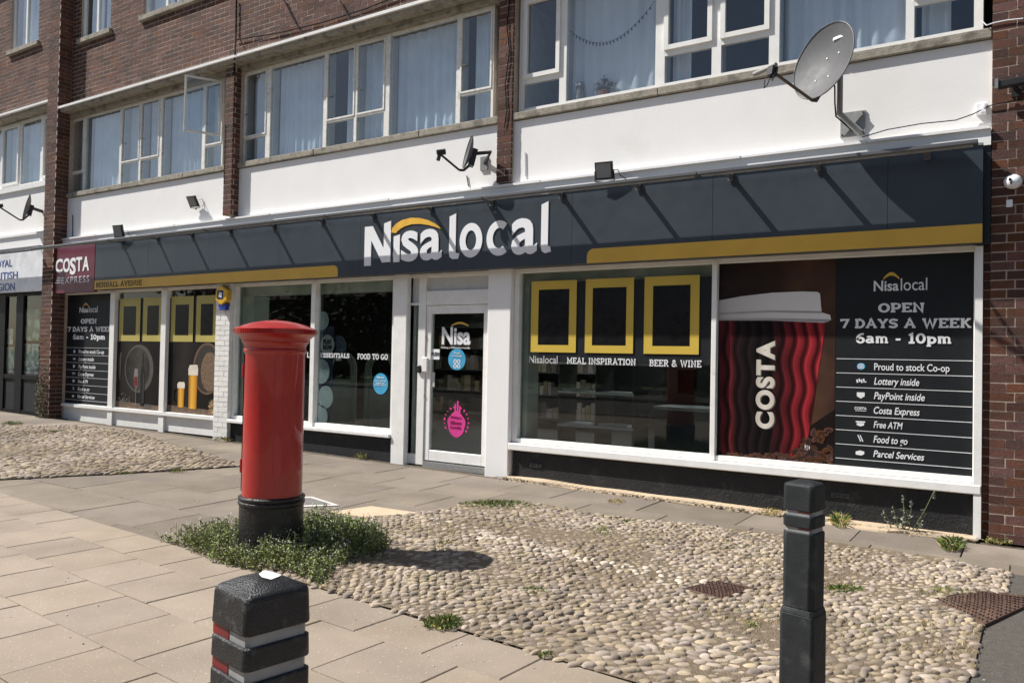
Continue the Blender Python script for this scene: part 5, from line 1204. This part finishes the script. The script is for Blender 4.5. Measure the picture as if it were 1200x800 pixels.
def cobxf(x,y_,base):
    nn=noise.noise(Vector((x*.9,y_*.9,3)))
    L=base*random.uniform(.78,1.22); Wd_=L*random.uniform(.48,.74); hh=random.uniform(.35,.8)*base*.5
    a=rad(62)+random.gauss(0,.38)+nn*1.2
    return L/2,Wd_/2,hh,a
rp_.sort(key=lambda p:math.hypot(p[0],p[1]+7.45)); cnt=0; cs_=MB(); cw=MB(); cl_=MB()
for x,y_ in rp_:
    a,b,hh,an=cobxf(x,y_,.072); z=gz(x,y_)+.003+.008*noise.noise(Vector((x*1.7,y_*1.7,0))); dl_=dline(x,y_)
    wht=dl_<.16 and random.random()<.38*(1-dl_/.17)
    dk_=1; bald=noise.noise(Vector((x*1.3+5,y_*1.3,1)))>.46 and random.random()<.5
    if bald: hh*=.35
    if cnt<299 and inview(x,y_,0,0) and not wht:
        inst('cobble',random.choice(CM),bR,(x,y_,z),(random.gauss(0,.1),random.gauss(0,.1),an),(a*1.03,b*1.03,hh)); cnt+=1; continue
    V,Fs=random.choice(CMd); c_,s_=math.cos(an),math.sin(an); t1=random.gauss(0,.12)
    (cw if wht else cs_).add([(x+v_.x*a*c_-v_.y*b*s_,y_+v_.x*a*s_+v_.y*b*c_,z+v_.z*hh+v_.x*a*t1) for v_ in V],Fs)
cs_.build('cobbles_rest',cobM,bR,smooth=True,ang=85,kind='stuff'); cw.build('pale_cobbles',cobW,bR,smooth=True,ang=85,kind='stuff')
for x,y_ in lp_:
    a,b,hh,an=cobxf(x,y_,.092); z=gz(x,y_)+.002; V,Fs=random.choice(CMd); c_,s_=math.cos(an),math.sin(an)
    cl_.add([(x+v_.x*a*c_-v_.y*b*s_,y_+v_.x*a*s_+v_.y*b*c_,z+v_.z*hh) for v_ in V],Fs)
cl_.build('cobbles_left',cobM,bL,smooth=True,ang=85,kind='stuff')
# ---------------- drain covers
def grate(pts,label,rows_,cols):
    p0,p1,p2,p3=[Vector((p.x,p.y,gz(p.x,p.y))) for p in pts]; r=thing('drain_cover',label,'drain cover',tuple((p0+p2)/2))
    m=MB(); z=Vector((0,0,.012)); d=Vector((0,0,-.03)); m.add([p+z for p in (p0,p1,p2,p3)]+[p+d for p in (p0,p1,p2,p3)],[(3,2,1,0),(4,5,6,7),(0,1,5,4),(1,2,6,5),(2,3,7,6),(3,0,4,7)]); m.build('plate',rustM,r)
    s=MB(); 
    def at(u,v_): return (p0*(1-u)+p1*u)*(1-v_)+(p3*(1-u)+p2*u)*v_
    for i in range(rows_):
        for j in range(cols):
            u=(i+.5)/rows_*.92+.04; v_=(j+.5)/cols*.92+.04; c_=at(u,v_)+Vector((0,0,.0155)); du=(at(u+.3/rows_,v_)-at(u,v_))*.62; dv=(at(u,v_+.3/cols)-at(u,v_))*(1.2 if (i+j)%2 else .7); s.obox(c_,du,dv,(0,0,.0035))
    s.build('raised_studs',rustM,r,kind='stuff')
    fr_=MB(); ps=[p0,p1,p2,p3]; fr_.tube([p+Vector((0,0,.010)) for p in ps+[p0]],.008,4); fr_.build('frame',rustM,r)
grate(grate1,'small rusty drain cover set in the middle of the cobbles',9,9)
grate([grate2[0],grate2[1],G(1222,703),G(1154,735)],'larger rusty drain cover at the right edge of the cobbles',12,14)
# ---------------- weeds
def leaf(mb,c,s,up=.5):
    d=Vector((random.gauss(0,1),random.gauss(0,1),random.gauss(0,up))).normalized(); e=d.cross(Vector((random.gauss(0,1),random.gauss(0,1),random.gauss(0,1)))).normalized(); c=Vector(c)
    mb.add([c-d*s*.5,c+e*s*.28,c+d*s*.6,c-e*s*.28],[(0,1,2,3)])
WP=[(G(*q).x,G(*q).y) for q in ((182,632),(214,641),(250,660),(300,670),(345,676),(374,690),(392,668),(436,654),(456,646),(446,626),(410,610),(372,606),(352,612),(346,630),(330,622),(290,626),(262,626),(225,636))]
xs_=[p[0] for p in WP]; ys_=[p[1] for p in WP]
ld2=MB(); lf_=MB(); st_=MB(); fl_=MB(); n=0
R_=.215
while n<2100:
    x=random.uniform(min(xs_),max(xs_)); y_=random.uniform(min(ys_),max(ys_)); rr=math.hypot(x-BXC.x,y_-BXC.y)
    if not inside(x,y_,WP) and not (R_<rr<R_+.16 and random.random()<.6): continue
    if rr<R_+.01: continue
    d_=noise.noise(Vector((x*2.2,y_*2.2,7)))
    edge=min(1,max(.25,1.1-rr/1.1)); H_=(.055+.115*edge)*(1+.8*d_)*random.uniform(.35,1.3)*(.45 if rr>.75 and random.random()<.5 else 1)
    if x>BXC.x+.15: H_*=1.25
    n+=1; lean=Vector((random.gauss(0,.25),random.gauss(0,.25),1)); z0=gz(x,y_)
    base_=Vector((x,y_,z0)); tip=base_+lean*H_
    st_.tube([base_,tip],.0016,3)
    for k in range(random.randint(9,15)):
        t=random.random()**.7; leaf(ld2 if random.random()<.10 else lf_,base_+lean*H_*t+Vector((random.gauss(0,.012),random.gauss(0,.012),0)),random.uniform(.011,.024))
    if random.random()<.40: 
        for k in range(3): leaf(fl_,tip+Vector((random.gauss(0,.008),random.gauss(0,.008),random.uniform(0,.02))),.009)
wr=thing('weed_clump','dense green weed clump with tiny white flowers around the pillar box base','weeds',(BXC.x,BXC.y,0))
lf_.build('leaves',leafM,wr,kind='stuff'); ld2.build('dry_leaves',M('dry_leaf',(.30,.27,.12),.8,.2,9,rnd=.3),wr,kind='stuff'); st_.build('stems',M('weed_stem',(.10,.12,.045),.7),wr,kind='stuff'); fl_.build('flowers',flowM,wr,kind='stuff')
tall=MB(); tl=MB()
for px,py in ((371,600),(377,590),(393,612),(418,606),(432,608),(400,604),(363,606),(409,618),(312,632),(330,628),(276,636),(345,640),(382,596),(425,612)):
    p=G(px,py+34 if px>350 else py+28); H_=random.uniform(.17,.25); t=p+Vector((random.gauss(0,.03),random.gauss(0,.03),H_)); tall.tube([p,(p+t)/2+Vector((.008,0,0)),t],.0016,3)
    for k in range(26): leaf(tl,p+(t-p)*random.uniform(.1,1)+Vector((random.gauss(0,.010),random.gauss(0,.010),0)),.014)
    for k in range(6): leaf(tl,t+Vector((random.gauss(0,.006),random.gauss(0,.006),random.gauss(0,.008))),.010)
tall.build('tall_stems',M('weed_stem',(.10,.12,.045)),wr,kind='stuff'); tl.build('seed_heads',M('seed_head',(.12,.11,.06),.8,rnd=.4),wr,kind='stuff')
def tuft(px,py,rx,ry,n,h,label,mat=grassM,dry=.15,spread=1):
    """rx,ry in photo px at the spot"""
    c=G(px,py); ux=(G(px+rx,py)-c); uy=(G(px,py-ry)-c); r=thing('grass_tuft',label,'grass tuft',(c.x,c.y,c.z)); a=MB(); b=MB()
    h*=1.1; h=max(h,.036)
    for i in range(int(n*1.5)):
        t=random.random()*2*PI; q=random.random()**.6; p=c+ux*(q*math.cos(t))+uy*(q*math.sin(t)); p.z=gz(p.x,p.y)+.004
        H_=h*random.uniform(.35,1)*(1-.4*q); l_=Vector((random.gauss(0,.45*spread),random.gauss(0,.45*spread),1)).normalized()*H_; w_=Vector((random.gauss(0,1),random.gauss(0,1),0)).normalized()*.003
        (b if random.random()<dry else a).add([p-w_,p+w_,p+l_*.6+w_*.6+Vector((0,0,.0)),p+l_+l_.cross(Vector((0,0,1)))*.0+Vector((l_.x*.5,l_.y*.5,-abs(l_.x)*.3))],[(0,1,2,3)])
    if a.v: a.build('blades',mat,r,kind='stuff')
    if b.v: b.build('dry_blades',dryM,r,kind='stuff')
tuft(580,592,42,4.5,900,.055,'long low grass strip at the far edge of the cobbles before the door pillar')
tuft(520,732,24,7,420,.06,'green grass tuft at the near edge of the cobbles beside the beige slabs')
tuft(640,770,8,3,110,.04,'tiny grass tuft at the cobble corner near the bottom middle')
tuft(626,693,17,5,300,.035,'grass tuft in the cobbles just right of the pillar box shadow')
tuft(706,623,16,6,280,.035,'sparse grass patch in the upper middle of the cobbles')
tuft(735,612,12,3,160,.03,'small grass patch at the top edge of the cobbles')
tuft(610,655,22,8,330,.03,'yellowing grass patch between cobbles beyond the white stones',dry=.6)
tuft(520,640,22,9,330,.035,'sparse grass patch beyond the pillar box shadow',dry=.4)
tuft(460,690,12,4,0,.03,'x') if False else None
tuft(988,692,24,5,420,.045,'green grass tuft right of the tall bollard')
tuft(1110,694,44,5,450,.035,'mossy grass along the drain cover at the right edge',dry=.35)
tuft(880,735,14,8,130,.03,'sparse grass left of the tall bollard in the cobbles',dry=.3)
tuft(1115,640,13,6,320,.10,'round green grass clump on the pavement near the brick pier')
tuft(985,612,9,7,180,.13,'yellow green weed at the foot of the black plinth right of the bollard',dry=.4)
tuft(905,600,16,5,240,.05,'dry straw coloured tuft left of the tall bollard by the plinth',dry=.95)
tuft(722,588,10,3,90,.04,'small dry tuft under the big shop window',dry=.9)
tuft(1175,634,22,4,220,.07,'scruffy dry weeds along the foot of the right brick pier',dry=.6)
tuft(458,534,9,3,110,.07,'small weed at the foot of the door post',dry=.3)
tuft(262,515,12,3,160,.07,'dry weed at the foot of the white brick pillar',dry=.6)
tuft(60,507,22,2.5,420,.05,'long grass strip at the far edge of the left cobbles')
tuft(15,497,14,2.5,260,.05,'grass strip at the far left of the left cobbles')
tuft(146,552,16,4,300,.04,'grass patch at the near edge of the left cobbles, left one',dry=.35)
tuft(206,551,12,3.5,220,.04,'grass patch at the near edge of the left cobbles, right one',dry=.35)
tuft(424,536,8,2,60,.08,'thin weeds against the plinth left of the door',dry=.5)
# sparse growth in the cobble joints
ga=MB(); gb=MB(); n=0
while n<5200:
    P_,bb=(CR,1) if random.random()<.72 else (CL,0)
    xs1=[p[0] for p in P_]; ys1=[p[1] for p in P_]; x=random.uniform(min(xs1),max(xs1)); y_=random.uniform(min(ys1),max(ys1))
    if not inside(x,y_,P_) or inside(x,y_,gp1) or inside(x,y_,gp2): n+=.02; continue
    nz=noise.noise(Vector((x*1.15+3,y_*1.5,9)))
    if nz<.22 and random.random()>.02: n+=.02; continue
    n+=1; p=Vector((x,y_,gz(x,y_)+.008)); H_=random.uniform(.012,.034); l_=Vector((random.gauss(0,.6),random.gauss(0,.6),1)).normalized()*H_; w_=Vector((random.gauss(0,1),random.gauss(0,1),0)).normalized()*.0028
    (gb if nz<.36 or random.random()<.35 else ga).add([p-w_,p+w_,p+l_],[(0,1,2)])
ga.build('joint_grass',grassM,bR,kind='stuff'); gb.build('joint_dry_grass',dryM,bR,kind='stuff')
# ivy-like growth on left pier foot
r=thing('climbing_weed','dusty climbing growth at the foot of the left brick pier','plant',(lpx0+.1,-.2,.1)); m=MB()
for i in range(420): leaf(m,(lpx0+random.uniform(.0,.32),-.19-random.random()*.05,.12+abs(random.gauss(0,.45))),.04)
m.build('leaves',M('dusty_leaf2',(.10,.10,.05),.8,rnd=.5),r,kind='stuff')
# tall flowering weed by the plinth
p=G(1060,622); r=thing('tall_weed','tall flowering weed stems against the black plinth near the brick pier','weed',tuple(p)); a=MB(); b=MB()
for dx,h,ln in ((-.02,.30,.01),(.03,.27,.02),(.05,.36,.17),(-.1,.16,-.06),(.0,.2,.0),(-.05,.2,-.04),(.08,.15,.05)):
    q0=p+Vector((dx,0,0)); q1=q0+Vector((ln,-.02,h)); a.tube([q0,(q0+q1)/2+Vector((.01,0,0)),q1],.004,4)
    for k in range(16): leaf(b,q1+Vector((random.gauss(0,.006),random.gauss(0,.006),-random.random()*.06)),.018)
    for k in range(14): leaf(b,q0+(q1-q0)*random.random()*.6+Vector((random.gauss(0,.02),random.gauss(0,.02),0)),.03)
a.build('stems',M('weed_stem',(.10,.12,.045)),r,kind='stuff'); b.build('flower_heads',M('lavender_grey',(.20,.21,.17),.8,rnd=.4),r,kind='stuff')
# pebbles / litter specks
m=MB()
for px,py in ((604,3+738-3),(515,538),(520,732)): pass
for i in range(260):
    px=random.uniform(0,1200); py=random.uniform(520,800); p=G(px,py); s=random.uniform(.001,.004)*(1 if py>600 else 1.6)
    if inside(p.x,p.y,CR): continue
    m.obox((p.x,p.y,p.z+s*.4+.001),(s,0,0),(0,s*.8,0),(0,0,s*.5))
m.build('grit',M('grit_pale',(.45,.42,.37),.9,rnd=.4),bed,kind='stuff')
m=MB()
for x0_ in fr(-4.9,-.3,.04):
    for k in range(5): x=x0_+random.uniform(-.03,.03); y_=-.02-abs(random.gauss(0,.05)); s=random.uniform(.003,.011); m.obox((x,y_-.06,gz(x,y_)+.012),(s,0,0),(0,s,0),(0,0,s*.6))
m.build('rubble',M('rubble_pale',(.42,.35,.25),.95,rnd=.4),bed,kind='stuff')
# =================================================================== PILLAR BOX
bx=BXC; bx.z=0
pb_=thing('pillar_box','tall round red pillar box with black base and overhanging domed cap','post box',(bx.x,bx.y,0))
c3=(bx.x,bx.y,0)
m=MB(); m.lathe([(.0,-.02),(.214,-.02),(.214,.335),(.222,.345),(.222,.362),(.215,.370),(.222,.378),(.222,.392),(.205,.402),(.0,.402)],c3,56); m.build('base',blackM,pb_,smooth=True,ang=35)
m=MB(); m.lathe([(.0,.40),(.201,.40),(.2005,.6),(.200,1.0),(.199,1.36),(.203,1.372),(.209,1.378),(.212,1.388),(.209,1.398),(.202,1.404),(.0,1.404)],c3,64); m.build('body',redM,pb_,smooth=True,ang=35)
m=MB(); m.lathe([(.0,1.40),(.203,1.402),(.206,1.42),(.216,1.44),(.226,1.447),(.226,1.458),(.236,1.475),(.250,1.488),(.268,1.498),(.274,1.503),(.274,1.535),(.266,1.541),(.255,1.545),(.20,1.566),(.14,1.583),(.07,1.594),(.012,1.598),(.012,1.606),(.0,1.607)],c3,72); m.build('cap',redM,pb_,smooth=True,ang=32)
m=MB()
for i in range(96):
    a=2*PI*i/96; r_=.276; m.obox((bx.x+r_*math.cos(a),bx.y+r_*math.sin(a),1.519),(.0025*math.cos(a),.0025*math.sin(a),0),(-.0055*math.sin(a),.0055*math.cos(a),0),(0,0,.012))
m.build('cap_dentils',redM,pb_,kind='stuff')
A0,A1=rad(128),rad(219)
m=MB(); m.lathe([(.19,.42),(.209,.42),(.211,.43),(.211,1.35),(.209,1.362),(.19,1.362)],c3,24,A0,A1); d_=m.build('door',redM,pb_,smooth=True,ang=35)
m=MB()
for z in (.55,1.2): m.tube([(bx.x+.212*math.cos(A1),bx.y+.212*math.sin(A1),z),(bx.x+.212*math.cos(A1),bx.y+.212*math.sin(A1),z+.09)],.009,8)
m.build('hinge',redM,d_,kind=None)
m=MB(); m.lathe([(.205,1.24),(.222,1.245),(.222,1.27),(.205,1.275)],c3,14,rad(158),rad(190)); m.lathe([(.2,1.212),(.214,1.215),(.214,1.238),(.2,1.24)],c3,14,rad(160),rad(188)); m.build('posting_slot',blackM,pb_)
m=MB(); m.lathe([(.209,1.0),(.217,1.0),(.217,1.16),(.209,1.16)],c3,10,rad(165),rad(186)); m.build('collection_plate',M('enamel_white',(.65,.65,.62),.3),d_)
# =================================================================== BOLLARDS
def boll(cx_,cy_,ang,w,top,kind,label,mat,seg):
    r=thing('bollard',label,'bollard',(cx_,cy_,0)); c_,s_=math.cos(ang),math.sin(ang)
    def ring(z0,z1,hw,ch,name,mat,hw2=None,apex=None,bev=.004,par=r):
        hw2=hw2 or hw; m=MB()
        def loop(h,z,ch=ch): return [(x,y_,z) for x,y_ in ((h-ch,-h),(h,-h+ch),(h,h-ch),(h-ch,h),(-h+ch,h),(-h,h-ch),(-h,-h+ch),(-h+ch,-h))]
        L=[loop(hw,z0),loop(hw2,z1)]
        if apex: L.append(loop(hw2*.93,z1+apex*.25,ch*.93)); L.append(loop(hw2*.5,z1+apex*.72,ch*.5))
        vs=[v_ for l in L for v_ in l]; fs=[(j*8+i,j*8+(i+1)%8,(j+1)*8+(i+1)%8,(j+1)*8+i) for j in range(len(L)-1) for i in range(8)]
        fs.append(tuple(range(8))[::-1])
        if apex: vs.append((0,0,z1+apex)); k=(len(L)-1)*8; fs+=[(k+i,k+(i+1)%8,len(vs)-1) for i in range(8)]
        else: k=(len(L)-1)*8; fs.append(tuple(range(k,k+8)))
        m.add([(cx_+x*c_-y_*s_,cy_+x*s_+y_*c_,z) for x,y_,z in vs],fs); return m.build(name,mat,par,bevel=bev,seg=2,smooth=True,ang=30)
    silver=M('reflective_silver',(.27,.275,.28),.45,.12,20,c2=(.16,.16,.15),c2s=25,c2lo=.5,c2hi=.75); rr=M('reflective_red',(.17,.010,.012),.45,.2,20,c2=(.06,.02,.02),c2s=30,c2lo=.5,c2hi=.75)
    if kind=='wide':
        h0=top; hb=top-.068; hw=w/2
        ring(hb,h0,hw*1.0,.010,'cap',mat,hw*.965,apex=.030,bev=.006)
        ring(hb-.022,hb+.004,hw*.90,.008,'reflective_band',silver,bev=0); ring(hb-.067,hb-.022,hw,.010,'collar',mat,hw*.985); ring(hb-.090,hb-.063,hw*.90,.008,'reflective_band',silver,bev=0); ring(-.02,hb-.090,hw*1.03,.010,'post',mat,hw)
        for z in (hb-.0225,hb-.0905): 
            # red half band on the left (-y) face
            m=MB(); m.box(-hw*.9-.001,-hw*.05,-hw*.9-.0015,-hw*.9+.01,z+.001,z+.024); m.v=[(cx_+x*c_-y_*s_,cy_+x*s_+y_*c_,z_) for x,y_,z_ in m.v]; m.build('red_band',rr,r)
        m=MB(); pts=[(-.010,.030),(.018,.034),(.030,.020),(.034,.0),(.020,-.012),(.004,-.010),(-.006,.004),(-.02,.018)]
        def tz(x,y_): q=max(abs(x),abs(y_))/(hw*.965); return h0+.030*(1-q)*.98+.001+.0015*(1-q)
        vs=[(0.010,.010,h0+.0335)]+[(x,y_,h0+.030-.030*.56*max(abs(x),abs(y_))/(hw*.5)*.62+.003) for x,y_ in pts]; m.add([(cx_+x*c_-y_*s_,cy_+x*s_+y_*c_,z) for x,y_,z in vs],[(0,i,i%8+1) for i in range(1,9)]); m.build('paint_spot',M('spilt_white_paint',(.85,.85,.84),.4,.02,5),r)
    else:
        hw=w/2; h0=top; hb=top-.093
        ring(hb,h0,hw,.014,'cap',mat,hw*.99,apex=.020)
        ring(hb-.018,hb+.004,hw*.88,.012,'reflective_band',silver,bev=0); ring(hb-.062,hb-.018,hw,.014,'collar',mat); ring(hb-.080,hb-.06,hw*.88,.012,'reflective_band',silver,bev=0)
        ring(top-.455,hb-.080,hw*.985,.016,'post',mat,hw); ring(top-.475,top-.455,hw*1.075,.012,'shoulder',mat,hw*.985,bev=.002); ring(-.02,top-.475,hw*1.085,.010,'lower_post',mat,hw*1.075)
        for z in (hb-.0185,hb-.0805):
            m=MB(); m.box(-hw*.0,hw*.8,-hw*.88-.0015,-hw*.88+.01,z+.012,z+.0165); m.v=[(cx_+x*c_-y_*s_,cy_+x*s_+y_*c_,z_) for x,y_,z_ in m.v]; m.build('red_band',rr,r)
    return r
def onz(px,py,z): d=ray(px,py); q=CP+d*((z-CP.z)/d.z); return q
q=onz(943,567,.92); boll(q.x,q.y,rad(-11),.122,.92,'slim','tall dark grey bollard standing in front of the cobbles and coffee cup poster',bolM2,0)
q=onz(307,688,.90); boll(q.x,q.y,rad(-10),.148,.90,'wide','squat black bollard with white paint on its cap, nearest the camera',bolM,0)
# =================================================================== STREET BEHIND THE CAMERA (seen in the glass)
def tree(x,y_,H_,R,label,nl=2600):
    r=thing('tree',label,'tree',(x,y_,-.1)); m=MB(); m.tube([(x,y_,-.15),(x+.1,y_,H_*.3),(x-.1,y_+.1,H_*.6)],.25,8,.12)
    for k in range(6): a=k*1.05; m.tube([(x,y_,H_*.3+k*.2),(x+R*.5*math.cos(a),y_+R*.5*math.sin(a),H_*.55+k*.3)],.09,6,.03)
    m.build('trunk',M('bark',(.10,.075,.055),.9,.3,20),r); m=MB(); cl=[(Vector((random.gauss(0,R*.42),random.gauss(0,R*.42),random.uniform(.3,.95)*H_)),random.uniform(.4,.8)*R*.6) for _ in range(22)]
    for i in range(nl):
        c_,rr=random.choice(cl); d=Vector((random.gauss(0,1),random.gauss(0,1),random.gauss(0,1))).normalized()*rr*random.random()**.4; leaf(m,c_+d+Vector((x,y_,0)),.38)
    m.build('crown',M('tree_leaf',(.06,.09,.03),.7,.3,3,rnd=.4),r,kind='stuff')
labs=['far left','second from the left','third from the left','middle','right of the middle','second from the right','far right']
for i,(x,h) in enumerate(((-46,9),(-37,10.5),(-29,8.5),(-20,9.5),(-11,8),(-2,9.5),(8,9))): tree(x,-25-(i%2)*2,h,3.6,'%s street tree in the row across the road'%labs[i]).__class__ if False else tree(x,-25-(i%2)*2,h,3.6,'%s street tree in the row across the road'%labs[i])
hd=MB()
for i in range(9000): leaf(hd,(random.uniform(-60,18),-22.6+random.gauss(0,.35),random.uniform(0,2.1)),.3)
ho=hd.build('hedge',M('tree_leaf',(.06,.09,.03)),None,kind='stuff'); tag(ho,'long clipped hedge across the road','hedge')
fn=thing('row_house','long brick terrace across the road behind the trees','building',(-20,-34,0)); box('wall',brickM,fn,-60,25,-40,-34,-.1,5.5); rr_=MB(); rr_.add([(-61,-33.4,5.4),(26,-33.4,5.4),(26,-37,8.2),(-61,-37,8.2),(-61,-40.6,5.4),(26,-40.6,5.4)],[(0,1,2,3),(3,2,5,4),(0,3,4),(1,5,2),(0,4,5,1)]); rr_.build('roof',M('tile',(.10,.06,.05),.9),fn)
for i in range(14): box('window',M('pane_dark',(.05,.06,.07),.1),fn,-57+i*6,-55.4+i*6,-34.02,-33.95,3.2,4.6)

cable('short upright pipe stub on the white panel right of the middle brick pier',[F(615.5,207,.04),F(615,178,.04)],.007,whiteL)
cable('loose cable loop hanging on the white panel under the middle dish',[F(547,206,.04),F(549,218,.04),F(551,219,-.02)],.006)
